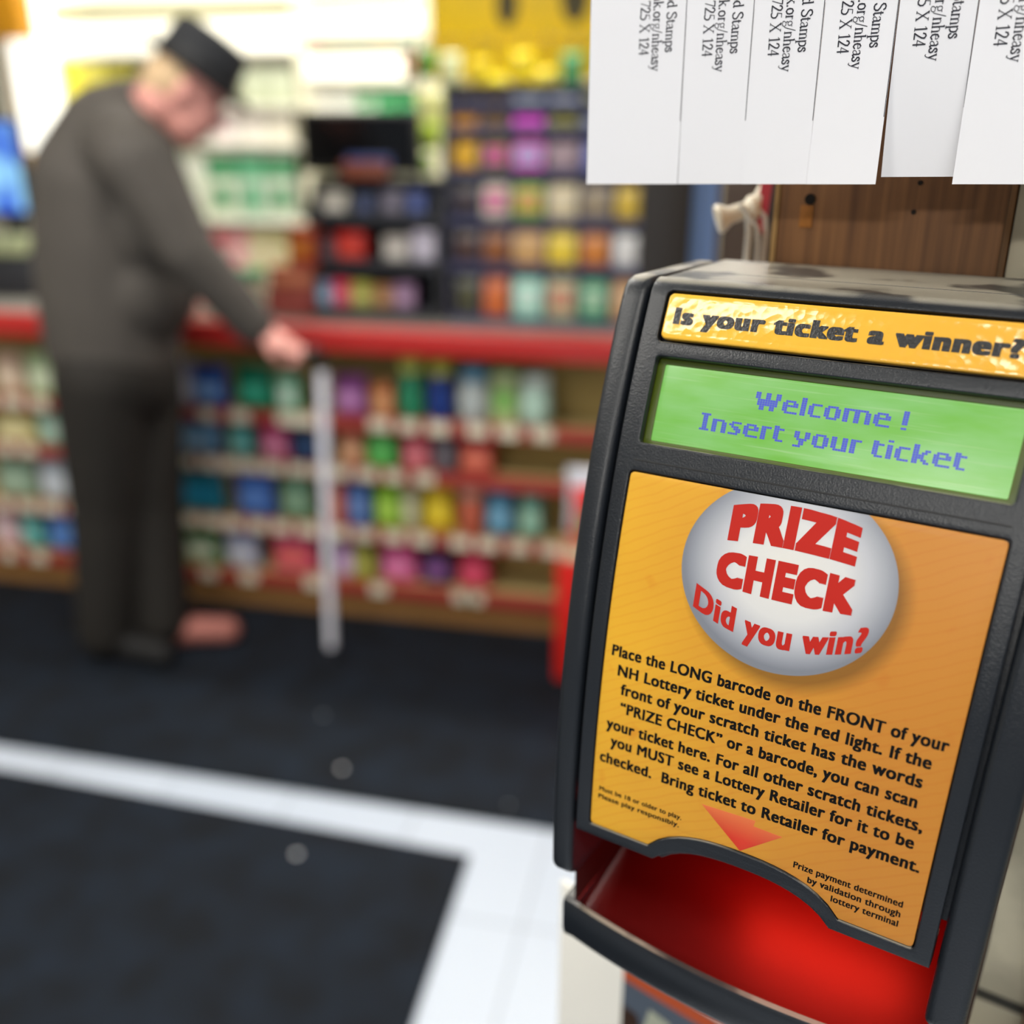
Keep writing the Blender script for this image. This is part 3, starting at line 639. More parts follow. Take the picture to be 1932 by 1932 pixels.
for a_, fd in ((anR, Vector((.93, -.1, 0)).normalized()), (anL, Vector((.95, .3, 0)).normalized())):
    specs.append(('c', [(a_, .036), (a_ + Vector((0, 0, -.05)) + fd * .03, .033), (a_ + Vector((0, 0, -.055)) + fd * .16, .028)]))
# right hand
specs += [('c', [(rw_, .028), (rw_ + hd_dir * .03, .03)]), ('b', rw_ + hd_dir * .06, .042, (1.05, .95, .55), Matrix((hd_dir, hs, hn)).transposed())]
for k, (ln, r) in enumerate(((.072, .0088), (.08, .0092), (.075, .009), (.06, .0078))):
    specs.append(finger(rw_ + hd_dir * .09 + hs * (.03 - .02 * k), hd_dir, hn, ln, r))
specs.append(('c', [(rw_ + hd_dir * .03 - hs * .03, .013), (rw_ + hd_dir * .06 - hs * .045 + hn * .02, .0105), (rw_ + hd_dir * .085 - hs * .03 + hn * .04, .009)]))
# left hand on the counter
lwz = ZT + .045; lw_.z = lwz; lw_.y = 2.74
ld = Vector((.9, .42, -.12)).normalized(); lsd = Vector((ld.y, -ld.x, 0)).normalized(); ln_ = Vector((0, 0, -1))
specs += [('c', [(lw_, .028), (lw_ + ld * .03, .03)]), ('b', lw_ + ld * .065, .042, (1.05, .95, .5), Matrix((ld, lsd, ld.cross(lsd))).transposed())]
for k, (ln, r) in enumerate(((.072, .0088), (.08, .0092), (.075, .009), (.06, .0078))):
    specs.append(flatfinger(lw_ + ld * .095 + lsd * (.03 - .02 * k), ld, ln_, ln, r))
specs.append(('c', [(lw_ + ld * .035 + lsd * .03, .013), (lw_ + ld * .065 + lsd * .055 + ln_ * .008, .0105), (lw_ + ld * .095 + lsd * .06 + ln_ * .014, .009)]))
mp('body', ball_chain(specs, .0065, 3), SKIN)
# hair: a fringe round the back of the head under the hat
mp('hair', ball_chain([('b', hp(-.03, 0, -.005), .09, (.8, .97, .72), Q), ('b', hp(-.06, 0, -.035), .055, (.7, 1.1, .8), Q), ('b', hp(-.02, .07, -.005), .03, (1, .5, 1), Q), ('b', hp(-.02, -.07, -.005), .03, (1, .5, 1), Q)], .008), mat('#d8b890', .7))
for s in (-.034, .034):
    e = MB(); bm = bmesh.new(); bmesh.ops.create_uvsphere(bm, u_segments=12, v_segments=8, radius=.0105); bm.transform(Matrix.Translation(hp(.078, s, -.008))); e.bm(bm); mp('eye', e, mat('#d8d4cc', .2))
    MB()
JM = mat('#4d4843', .75, var=.2, vscale=12)
hip = P(218, 668)
jk = ball_chain([('c', [(P(262, 205), .075), (P(222, 275), .15), (P(200, 350), .18), (P(202, 450), .185), (P(207, 560), .185), (P(213, 640), .18)]),
                 ('b', P(285, 430, -.01), .14), ('b', P(268, 540, 0), .15),
                 ('c', [(P(235, 275, -.1), .1), (rs_, .095), (re_, .07), (rw_.lerp(re_, .06), .055)]), ('c', [(P(195, 280, .1), .1), (ls_, .095), (le_, .07), (lw_.lerp(le_, .1), .05)])], .011, 5)
mp('jacket', jk, JM)
c0 = P(275, 190); MBc = MB()
cq = Matrix((f, -sd, Vector((0, 0, 1)))).transposed()
mp('collar', ball_chain([('b', P(268, 205), .085, (1.0, 1.15, .55), cq)], .009, 3), mat('#3a3431', .75))
TR = mat('#1e1a15', .8, var=.2, vscale=10)
mp('trousers', ball_chain([('c', [(P(215, 640), .15), (P(222, 700), .165)]), ('c', [(P(210, 700, -.04), .15), (hipR, .125), (knR, .092), (anR + Vector((0, 0, .0)), .082)]), ('c', [(P(245, 700, .04), .14), (hipL, .12), (knL, .09), (anL + Vector((0, 0, .0)), .08)])], .011, 4), TR)
for a_, fd, c in ((anR, Vector((.93, -.1, 0)).normalized(), '#0e0d0e'), (anL, Vector((.95, .3, 0)).normalized(), '#a8685e')):
    g = Vector((a_.x, a_.y, .006))
    so = ball_chain([('c', [(g + Vector((0, 0, .05)) - fd * .03, .045), (g + Vector((0, 0, .046)) + fd * .06, .042), (g + Vector((0, 0, .038)) + fd * .185, .038)]), ('b', g + Vector((0, 0, .075)), .045)], .008, 3)
    for v in so.vertices: v.co.z = max(v.co.z, .0065)
    mp('shoe', so, mat(c, .7))
# hat
def ring(r, u, ky=1.0, sh=0): return [HC + hf * (r * math.cos(2 * PI * k / 32) + sh) + sd * (r * ky * math.sin(2 * PI * k / 32)) + hu * u for k in range(32)]
def loft(rings):
    b = MB(); vs = [p for r in rings for p in r]; n = 32; fs = []
    for i in range(len(rings) - 1):
        for k in range(n): fs.append((i * n + k, i * n + (k + 1) % n, (i + 1) * n + (k + 1) % n, (i + 1) * n + k))
    fs.append(tuple(range(n))[::-1]); fs.append(tuple((len(rings) - 1) * n + k for k in range(n)))
    return b.add(vs, fs)
HAT = mat('#26282c', .8)
ht = mp('hat', loft([ring(.098, .035, .9), ring(.099, .06, .9), ring(.096, .11, .9), ring(.090, .135, .9), ring(.075, .142, .9), ring(.06, .13, .9)]), HAT)
mp('hat_brim', loft([ring(.10, .028, .9), ring(.142, .036, .92, .004), ring(.145, .041, .92, .004), ring(.142, .046, .92, .004), ring(.098, .042, .9)]), HAT, ht)
mp('hat_band', loft([ring(.1, .045, .9), ring(.1015, .048, .9), ring(.1015, .068, .9), ring(.1, .071, .9)]), mat('#121316', .6), ht)

# cane
tip = onz(626, 1244, .006); top = P(607, 690, .0)
cn = empty('cane', tip); tag(cn, 'white walking cane with dark handle held by the person', 'cane')
tv = top - tip; gv = gripc - tip
MB().tube([tv * .045, tv * .5, tv * .985], [.0135, .0145, .0145], 14).build('shaft', mat('#f4f4ff', .35), cn)
MB().tube([tv * 0.0, tv * .03, tv * .05], [.017, .0165, .0145], 14).build('rubber_tip', mat('#20242e', .7), cn)
MB().tube([tv * .98, tv * 1.02, tv * 1.035 + (gv - tv) * .3, gv + Vector((0, 0, .004)), gv + (gv - tv).normalized() * .06], [.014, .015, .014, .013, .012], 12).build('handle', mat('#1c1a1c', .4), cn)

# ================================================================== wooden post
def wood():
    m = bpy.data.materials.new('brown wood'); m.use_nodes = True; nt = m.node_tree; b = nt.nodes['Principled BSDF']; L = nt.links.new
    tc = nt.nodes.new('ShaderNodeTexCoord'); mp_ = nt.nodes.new('ShaderNodeMapping'); mp_.inputs['Scale'].default_value = (220, 220, 7)
    n = nt.nodes.new('ShaderNodeTexNoise'); n.inputs['Scale'].default_value = 1; n.inputs['Detail'].default_value = 6
    r = nt.nodes.new('ShaderNodeValToRGB'); r.color_ramp.elements[0].position = .3; r.color_ramp.elements[1].position = .75
    r.color_ramp.elements[0].color = lin('#6e4727'); r.color_ramp.elements[1].color = lin('#a87444')
    n2 = nt.nodes.new('ShaderNodeTexNoise'); n2.inputs['Scale'].default_value = 12; n2.inputs['Detail'].default_value = 3
    r2 = nt.nodes.new('ShaderNodeValToRGB'); r2.color_ramp.elements[0].position = .35; r2.color_ramp.elements[1].position = .7; r2.color_ramp.elements[0].color = (.75, .75, .75, 1)
    mx = nt.nodes.new('ShaderNodeMix'); mx.data_type = 'RGBA'; mx.blend_type = 'MULTIPLY'; mx.inputs[0].default_value = 1
    L(tc.outputs['Object'], mp_.inputs['Vector']); L(mp_.outputs['Vector'], n.inputs['Vector']); L(n.outputs['Fac'], r.inputs['Fac'])
    L(tc.outputs['Object'], n2.inputs['Vector']); L(n2.outputs['Fac'], r2.inputs['Fac']); L(r.outputs['Color'], mx.inputs[6]); L(r2.outputs['Color'], mx.inputs[7]); L(mx.outputs[2], b.inputs['Base Color'])
    bp = nt.nodes.new('ShaderNodeBump'); bp.inputs['Strength'].default_value = .25; bp.inputs['Distance'].default_value = .0006
    L(n.outputs['Fac'], bp.inputs['Height']); L(bp.outputs['Normal'], b.inputs['Normal']); b.inputs['Roughness'].default_value = .55
    return m
WOOD = wood()
po = empty('wooden_post', (MO.x, MO.y, 0), (0, 0, MYAW)); tag(po, 'brown wooden post carrying the ticket checker and the white flyer', 'post')
MB().box(-.0505, .0335, .1005, .1895, 0.0, CEIL, b=.0015).build('timber', WOOD, po)
MB().box(-.0525, -.0502, .1003, .1335, 0.0, CEIL, b=.0006).build('worn_edge', mat('#a8824c', .6, var=.3, vscale=60), po)
def disc(b, x, z, r, y0, y1, m=0, n=14, kz=1.0):
    vs = [(x + r * math.cos(2 * PI * k / n), y, z + r * kz * math.sin(2 * PI * k / n)) for y in (y0, y1) for k in range(n)]
    b.add(vs, [tuple(range(n)), tuple(range(n, 2 * n))[::-1]] + [(k, (k + 1) % n, n + (k + 1) % n, n + k) for k in range(n)], m)
def inv_o(px, py, o):
    r = pray(px, py); A = np.array([r[:], (-mX)[:], (0, 0, -1.0)]).T
    t, u, z = np.linalg.solve(A, np.array((MO + mN * o - cO)[:])); return u, z
u, z = inv_o(1529, 376, -.1005); b = MB(); disc(b, u, z + MO.z, .0021, .0998, .1008)
b.build('nail_hole', mat('#140d08', .9), po)
u, z = inv_o(1522, 402, -.1005)
MB().box(u - .0026, u + .0026, .0999, .1007, z + MO.z - .0055, z + MO.z + .003, b=.0003).build('chipped_wood', mat('#a86a28', .7, var=.3, vscale=200), po)
for (px, py) in ((1724, 400), (1737, 345)):
    u, z = inv_o(px, py, -.1005); b = MB(); disc(b, u, z + MO.z, .0009, .0999, .1007); b.build('nail_hole', mat('#1a110a', .9), po)

# ================================================================== flyer with tear-off tabs
PAPER = mat('#f1f1f6', .6); INK = mat('#23232f', .6)
def serif(txt, size, x0, y0):
    """thin upright letters with small feet, right end at x0, running along +x"""
    G_ = {  # strokes on a 10-high cap grid: list of polylines; thick strokes flagged t
     'S': (6.5, [('t', [(5.6, 8.2), (4.8, 9.6), (3, 10), (1.2, 9.2), (.9, 7.6), (2, 6.2), (4.2, 5), (5.8, 3.6), (5.8, 1.6), (4.6, .3), (2.8, 0), (1.2, .6), (.6, 2)])]),
     't': (3.6, [('t', [(1.5, 8.2), (1.5, 1.2), (2.2, .2), (3.3, .6)]), ('n', [(.3, 6.3), (3.2, 6.3)])]),
     'a': (5.6, [('n', [(.8, 5.2), (1.6, 6.3), (3, 6.4)]), ('t', [(3, 6.4), (4, 5.4), (4, 1), (4.6, .1), (5.4, .6)]), ('n', [(4, 3.9), (1.6, 3), (.7, 1.8), (1, .4), (2.2, 0), (4, 1.2)])]),
     'm': (9.2, [('t', [(1.3, 6.4), (1.3, 0)]), ('t', [(4.6, 5), (4.6, 0)]), ('t', [(7.9, 5), (7.9, 0)]), ('n', [(1.3, 5.2), (2.8, 6.4), (4.2, 6), (4.6, 5)]), ('n', [(4.6, 5.2), (6.1, 6.4), (7.5, 6), (7.9, 5)]), ('s', 1.3), ('s', 4.6), ('s', 7.9)]),
     'p': (6, [('t', [(1.3, 6.4), (1.3, -3)]), ('n', [(1.3, 5.2), (3, 6.4)]), ('t', [(3, 6.4), (5, 5.4), (5.3, 3.2), (4.8, 1), (3, 0)]), ('n', [(3, 0), (1.3, .8)]), ('n', [(.3, -3), (2.6, -3)])]),
     's': (4.6, [('t', [(3.7, 5), (3.2, 6.2), (2, 6.4), (.9, 5.6), (1, 4.4), (3.4, 2.8), (3.9, 1.4), (3.2, .2), (1.8, 0), (.8, .6), (.6, 1.7)])]),
     'n': (6.2, [('t', [(1.3, 6.4), (1.3, 0)]), ('t', [(4.8, 5), (4.8, 0)]), ('n', [(1.3, 5.2), (3, 6.4), (4.4, 6), (4.8, 5)]), ('s', 1.3), ('s', 4.8)]),
     'h': (6.2, [('t', [(1.3, 10), (1.3, 0)]), ('t', [(4.8, 5), (4.8, 0)]), ('n', [(1.3, 5.2), (3, 6.4), (4.4, 6), (4.8, 5)]), ('s', 1.3), ('s', 4.8), ('n', [(.4, 9.6), (1.3, 10)])]),
     'k': (6.1, [('t', [(1.3, 10), (1.3, 0)]), ('n', [(4.8, 6.4), (1.4, 2.9)]), ('t', [(2.5, 4), (5.2, 0)]), ('s', 1.3), ('n', [(3.8, 6.4), (5.6, 6.4)]), ('n', [(4.2, 0), (6, 0)])]),
     '.': (2.6, [('t', [(1.1, 0), (1.1, .9)])]),
     'o': (6, [('t', [(3, 6.4), (1.2, 5.4), (.8, 3.2), (1.2, 1), (3, 0)]), ('t', [(3, 0), (4.8, 1), (5.2, 3.2), (4.8, 5.4), (3, 6.4)])]),
     'r': (4.2, [('t', [(1.3, 6.4), (1.3, 0)]), ('n', [(1.3, 4.8), (2.6, 6.3), (3.8, 5.9)]), ('s', 1.3)]),
     'g': (5.8, [('n', [(2.7, 6.4), (1.2, 5.8), (1, 4.2), (1.6, 2.8), (2.9, 2.5), (4.2, 3), (4.4, 4.6), (3.9, 5.9), (2.7, 6.4)]), ('n', [(4, 6), (5.4, 6.3)]), ('n', [(1.8, 2.7), (1, 1.6), (2, .8), (4.4, .5), (5.1, -.8), (4.2, -2.4), (2.4, -2.9), (.8, -2.2), (.7, -1), (1.9, .6)])]),
     '/': (3.4, [('n', [(.1, -.4), (3.2, 10)])]),
     'e': (5.4, [('n', [(1, 3.9), (4.7, 3.9), (4.3, 5.6), (2.9, 6.4)]), ('t', [(2.9, 6.4), (1.2, 5.4), (.8, 3.2), (1.3, 1), (3, 0), (4.8, 1.2)])]),
     'y': (6, [('t', [(1, 6.4), (3.2, .4)]), ('n', [(5.1, 6.4), (2.6, -1.6), (1.6, -2.9), (.6, -2.4)]), ('n', [(.2, 6.4), (2, 6.4)]), ('n', [(4.2, 6.4), (5.8, 6.4)])]),
     'd': (6.2, [('t', [(4.7, 10), (4.7, .6), (5.7, .2)]), ('n', [(4.7, 5.4), (3, 6.4)]), ('t', [(3, 6.4), (1.2, 5.2), (.8, 3), (1.3, .9), (2.8, 0)]), ('n', [(2.8, 0), (4.7, 1)]), ('n', [(3.8, 9.7), (4.7, 10)])]),
     'f': (4, [('t', [(1.5, 8), (1.5, 0)]), ('n', [(1.5, 8), (2.2, 9.8), (3.6, 9.6)]), ('n', [(.3, 6.4), (3.2, 6.4)]), ('s', 1.5)]),
     'F': (6.6, [('t', [(1.4, 10), (1.4, 0)]), ('n', [(.4, 10), (5.8, 10), (5.8, 8)]), ('n', [(1.4, 5.2), (4.4, 5.2)]), ('s', 1.4)]),
     'b': (6.1, [('t', [(1.2, 10), (1.2, .3)]), ('n', [(1.2, 5.3), (3, 6.4)]), ('t', [(3, 6.4), (4.9, 5.2), (5.2, 3.2), (4.7, 1), (3, 0)]), ('n', [(3, 0), (1.2, .8)])]),
     '7': (5.6, [('t', [(.8, 9.6), (5.2, 9.6)]), ('n', [(5.2, 9.6), (2.2, 0)]), ('n', [(.8, 9.6), (.6, 8)])]),
     '2': (5.6, [('t', [(.8, 7.6), (1.4, 9.4), (3, 10), (4.6, 8.8), (4.4, 6.6), (2.6, 3.4), (.6, .4)]), ('t', [(.6, .4), (5.2, .4)])]),
     '5': (5.6, [('n', [(5, 9.8), (1.8, 9.8), (1.2, 6)]), ('t', [(1.2, 6), (3.4, 5.6), (5, 4.2), (5, 2), (3.8, .3), (2, 0), (.6, .6)])]),
     'X': (8, [('t', [(1, 10), (7, 0)]), ('n', [(6.8, 10), (1, 0)]), ('n', [(.2, 10), (2.4, 10)]), ('n', [(5.6, 10), (7.8, 10)]), ('n', [(.2, 0), (2.2, 0)]), ('n', [(5.6, 0), (7.8, 0)])]),
     '1': (5.4, [('t', [(2.9, 10), (2.9, 0)]), ('n', [(1.2, 8.6), (2.9, 10)]), ('n', [(1.4, 0), (4.4, 0)])]),
     '4': (5.6, [('t', [(3.9, 10), (3.9, 0)]), ('n', [(3.9, 10), (.5, 3.2), (5.3, 3.2)])]),
     ' ': (3.4, [])}
    k = size / 10; tot = sum(G_[c][0] for c in txt) * k; x = x0 - tot; vs = []; fs = []
    def seg(p, q, w_):
        d = Vector((q[0] - p[0], q[1] - p[1])); 
        if d.length < 1e-6: return
        d.normalize(); e = Vector((-d.y, d.x)) * w_ / 2; d = d * w_ * .3
        n = len(vs); P_, Q_ = Vector(p) - d, Vector(q) + d
        vs.extend([P_ - e, Q_ - e, Q_ + e, P_ + e]); fs.append((n, n + 1, n + 2, n + 3))
    for c in txt:
        for s in G_[c][1]:
            if s[0] == 's': seg((s[1] - 1.1, .12), (s[1] + 1.1, .12), .55)
            else:
                for p, q in zip(s[1], s[1][1:]): seg(p, q, 1.15 if s[0] == 't' else .6)
        yield_v = [(x + v[0] * k, y0 + v[1] * k) for v in vs]
        yield yield_v, list(fs)
        vs.clear(); fs.clear(); x += G_[c][0] * k
fl = empty('flyer', (MO.x, MO.y, 0), (0, 0, MYAW)); tag(fl, 'white paper flyer with hanging tear-off tabs pinned to the wooden post', 'flyer')
FO = .065
def fy(z):                                 # the sheet leaves the post at its pinned top and bows forward
    t = min(1, max(0, (z - .165) / .12)); return FO + (.0985 - FO) * (t * t * (3 - 2 * t))
ZS = .155                                   # tabs are cut up to here
TILT = math.radians(1.7)
SEP = [-.119, -.0793, -.0538, -.0290, -.0047, .0198, .0445, .0690, .0935]
b = MB(); nz = 20
zsl = [ZS + (.335 - ZS) * j / nz for j in range(nz + 1)]
def sheet(b, xs, zs, yfn, th=.00012, m=0):
    n = len(xs); vs = []
    for side in (0, 1):
        for z in zs:
            for x in xs: vs.append((x, yfn(x, z) + side * th, z + MO.z + x * math.tan(TILT) * 1.0))
    fs = []; N = n * len(zs)
    for side in (0, 1):
        for j in range(len(zs) - 1):
            for i in range(n - 1):
                a = side * N + j * n + i; q = (a, a + 1, a + n + 1, a + n); fs.append(q if side == 0 else q[::-1])
    ringi = list(range(n)) + [j * n + n - 1 for j in range(1, len(zs))] + [(len(zs) - 1) * n + i for i in range(n - 2, -1, -1)] + [j * n for j in range(len(zs) - 2, 0, -1)]
    for a, c in zip(ringi, ringi[1:] + ringi[:1]): fs.append((a, a + N, c + N, c))
    b.add(vs, fs, m)
xs = [SEP[0] + (SEP[-1] - SEP[0]) * i / 24 for i in range(25)]
sheet(b, xs, zsl, lambda x, z: fy(z)); b.build('sheet', [PAPER], fl, fix=False)
MB().lathe([(.001, -.012), (.001, -.002), (.005, -.001), (.005, .001), (.0025, .002), (.0025, .007), (.0045, .009), (.003, .0105)], 14).build('thumb_tack', mat('#c8c8cc', .3, 1.0), fl, loc=(-.008, .099, MO.z + .325), rot=(PI / 2, 0, 0))
ZB0 = .0965                                 # bottom cut
for i in range(len(SEP) - 1):
    a, c = SEP[i], SEP[i + 1]; g = [.00005, .00005, .00005, .00008, .00025, .00008, .00008, .00008][i]
    bend, twist, dz = [(.000, 0.0, 0), (.0005, .01, 0), (.000, .00, 0), (-.001, -.025, 0), (.0045, .02, .0022), (-.0005, .0, 0), (.001, 0, 0), (0, 0, 0)][i]
    def tf(x, z, a=a, c=c, bend=bend, twist=twist):
        t = max(0, (ZS - z) / (ZS - ZB0)); return FO + bend * t * t + twist * t * (x - (a + c) / 2)
    zs = [ZB0 + dz + (ZS - ZB0 - dz) * j / 10 for j in range(11)]
    xs = [a + g + (c - a - 2 * g) * k / 6 for k in range(7)]
    b = MB(); sheet(b, xs, zs, tf)
    # printed line between tabs and three lines of small print, turned on their side
    def ink(v2, f2):
        for q in f2: pass
        b.add([(x, (tf(x, z) if z < ZS else fy(z)) - .00015, z + MO.z + x * math.tan(TILT)) for x, z in v2], f2, 1)
    xe = c - .0001; w_ = .00022
    zt0 = [.1191, .1185, .1178, .1182, .1203, .119, .119, .119][i]
    for j in range(8):
        z0 = zt0 + (.18 - zt0) * j / 8; z1 = zt0 + (.18 - zt0) * (j + 1) / 8
        if i < 7: ink([(xe - w_, z0), (xe, z0), (xe, z1), (xe - w_, z1)], [(0, 1, 2, 3)])
    for (txt, dx, ze) in (('Food Stamps', .0058, [.1431, .1411, .1400, .1399, .1410, .139, .139, .139][i]), ('foodbank.org/nheasy', .0112, [.1369, .1353, .1341, .1336, .1348, .1330, .133, .133][i]), ('725 X 124', .0165, [.1427, .1407, .1394, .1387, .1393, .1379, .138, .138][i])):
        for v2, f2 in serif(txt, .0038, 0, 0):
            if f2:
                # letters read downwards: text x runs down (-z), text up points right (+x)
                q = [(c - dx - .0020 + vy, ze - vx) for vx, vy in v2]
                if max(t[1] for t in q) < .30: ink(q, f2)
    o = b.build('tear_off_tab', [PAPER, INK], fl, fix=False)

# ================================================================== white card under the checker
cd = empty('notice_card', pw(-.005, -.085, -.42), (0, 0, MYAW - math.radians(7))); tag(cd, 'white card notice with a printed picture on the post under the ticket checker', 'notice')
MB().box(-.140, .10, -.0015, .0015, -.10, .122, b=.001).build('card', mat('#f6f3ea', .6), cd)
b = MB().box(-.0935, .06, -.0019, -.0014, .0405, .088)
b.add([(-.0933, -.0021, .0878), (.0598, -.0021, .0878), (.0598, -.0021, .078), (-.0933, -.0021, .0785)], [(0, 1, 2, 3)], 1)
b.add([(-.0933, -.0021, .0595), (-.083, -.0021, .058), (-.078, -.0021, .0407), (-.0933, -.0021, .0407)], [(0, 1, 2, 3)], 2)
for k in range(5):
    x = -.080 + k * .026; b.add([(x, -.0022, .044), (x + .013, -.0022, .043), (x + .019, -.0022, .066), (x + .005, -.0022, .068)], [(0, 1, 2, 3)], 3)
b.build('printed_picture', [mat('#56606e', .4), mat('#c2552c', .4), mat('#3a2417', .4), mat('#b4b8a4', .4)], cd, fix=False)

# ================================================================== ticket checker
S0, S1 = -.150, .165
T0_, K1, K2_, TAP = math.radians(21.5347), -2.2013993668996283, 1.4331158239425348, -.44434620933111235
NS = 3000
ss = np.linspace(S0, S1, NS)
def tiltf(s):
    base = T0_ + K1 * s + K2_ * s * s
    sa = -.066; ta = T0_ + K1 * sa + K2_ * sa * sa; R_ = .009
    return np.where(s >= sa, base, np.minimum(math.radians(90), ta + (sa - s) / R_))
tt = tiltf(ss); ds = ss[1] - ss[0]
oo = np.concatenate([[0], np.cumsum((np.sin(tt[1:]) + np.sin(tt[:-1])) / 2 * ds)])
zz = -np.concatenate([[0], np.cumsum((np.cos(tt[1:]) + np.cos(tt[:-1])) / 2 * ds)])
oo -= np.interp(0, ss, oo); zz -= np.interp(0, ss, zz)
def surf(u, s, h=0.0):
    """point of the curved front: u across, s down along it, h out of it -> checker frame"""
    t = float(np.interp(s, ss, tt)); o = float(np.interp(s, ss, oo)) + h * math.cos(t); z = float(np.interp(s, ss, zz)) + h * math.sin(t)
    return (u * (1 + TAP * max(s, -.07)), -o, z)
tc_ = mframe('ticket_checker'); tag(tc_, 'dark grey lottery ticket checker with yellow instruction label and green display on the post', 'ticket checker')
def plastic():
    m = bpy.data.materials.new('charcoal plastic'); m.use_nodes = True; nt = m.node_tree; b = nt.nodes['Principled BSDF']; L = nt.links.new
    tc = nt.nodes.new('ShaderNodeTexCoord'); n = nt.nodes.new('ShaderNodeTexNoise'); n.inputs['Scale'].default_value = 1500; n.inputs['Detail'].default_value = 2
    bp = nt.nodes.new('ShaderNodeBump'); bp.inputs['Strength'].default_value = .5; bp.inputs['Distance'].default_value = .00025
    L(tc.outputs['Object'], n.inputs['Vector']); L(n.outputs['Fac'], bp.inputs['Height']); L(bp.outputs['Normal'], b.inputs['Normal'])
    n2 = nt.nodes.new('ShaderNodeTexNoise'); n2.inputs['Scale'].default_value = 25; n2.inputs['Detail'].default_value = 5
    r = nt.nodes.new('ShaderNodeMapRange'); r.inputs['To Min'].default_value = .22; r.inputs['To Max'].default_value = .45
    L(tc.outputs['Object'], n2.inputs['Vector']); L(n2.outputs['Fac'], r.inputs['Value']); L(r.outputs['Result'], b.inputs['Roughness'])
    # dust lying on what faces up, wiped off in patches
    ge = nt.nodes.new('ShaderNodeNewGeometry'); sz = nt.nodes.new('ShaderNodeSeparateXYZ'); L(ge.outputs['Normal'], sz.inputs[0])
    up = nt.nodes.new('ShaderNodeMapRange'); up.interpolation_type = 'SMOOTHSTEP'; up.inputs['From Min'].default_value = .80; up.inputs['From Max'].default_value = .97; L(sz.outputs['Z'], up.inputs['Value'])
    n4 = nt.nodes.new('ShaderNodeTexNoise'); n4.inputs['Scale'].default_value = 26; n4.inputs['Detail'].default_value = 3; L(tc.outputs['Object'], n4.inputs['Vector'])
    pt = nt.nodes.new('ShaderNodeMapRange'); pt.interpolation_type = 'SMOOTHSTEP'; pt.inputs['From Min'].default_value = .40; pt.inputs['From Max'].default_value = .50; pt.inputs['To Min'].default_value = .12; pt.inputs['To Max'].default_value = .8; L(n4.outputs['Fac'], pt.inputs['Value'])
    mu = nt.nodes.new('ShaderNodeMath'); mu.operation = 'MULTIPLY'; L(up.outputs['Result'], mu.inputs[0]); L(pt.outputs['Result'], mu.inputs[1])
    mx = nt.nodes.new('ShaderNodeMix'); mx.data_type = 'RGBA'; L(mu.outputs[0], mx.inputs[0]); mx.inputs[6].default_value = lin('#191d23'); mx.inputs[7].default_value = lin('#a09a8a'); L(mx.outputs[2], b.inputs['Base Color']); return m
PL = plastic(); BLK = mat('#0c0d0f', .6)

def plate2d(outlines, h0, h1, bev=0.0003):
    """flat plate with holes: outlines in (u, s) metres, between heights h0 and h1 -> verts (u, s, h), faces"""
    c = bpy.data.curves.new('p', 'CURVE'); c.dimensions = '2D'; c.fill_mode = 'BOTH'
    c.bevel_depth = bev; c.bevel_resolution = 2; c.extrude = max(0, (h1 - h0) / 2 - bev); c.offset = -bev
    for ol in outlines:
        sp = c.splines.new('POLY'); sp.points.add(len(ol) - 1); sp.use_cyclic_u = True
        for p, q in zip(sp.points, ol): p.co = (q[0], -q[1], 0, 1)
    o = bpy.data.objects.new('p', c); COL.objects.link(o)
    me = bpy.data.meshes.new_from_object(o.evaluated_get(bpy.context.evaluated_depsgraph_get()))
    bpy.data.objects.remove(o); bpy.data.curves.remove(c)
    bm = bmesh.new(); bm.from_mesh(me); bpy.data.meshes.remove(me)
    bmesh.ops.remove_doubles(bm, verts=bm.verts[:], dist=1e-6)
    ys = [v.co.y for v in bm.verts]; y = min(ys) + .0025
    while y < max(ys):
        bmesh.ops.bisect_plane(bm, geom=bm.verts[:] + bm.edges[:] + bm.faces[:], plane_co=(0, y, 0), plane_no=(0, 1, 0)); y += .0025
    bm.verts.index_update()
    v = [(a.co.x, -a.co.y, a.co.z + (h0 + h1) / 2) for a in bm.verts]; f = [[a.index for a in q.verts] for q in bm.faces]
    bm.free(); return v, f
def rrect(u0, u1, s0, s1, r=0.0018, n=5):
    out = []
    for cx, cy, a0 in ((u1 - r, s1 - r, 0), (u0 + r, s1 - r, 90), (u0 + r, s0 + r, 180), (u1 - r, s0 + r, 270)):
        for k in range(n + 1):
            a = math.radians(a0 + 90 * k / n); out.append((cx + r * math.cos(a), cy + r * math.sin(a)))
    return out
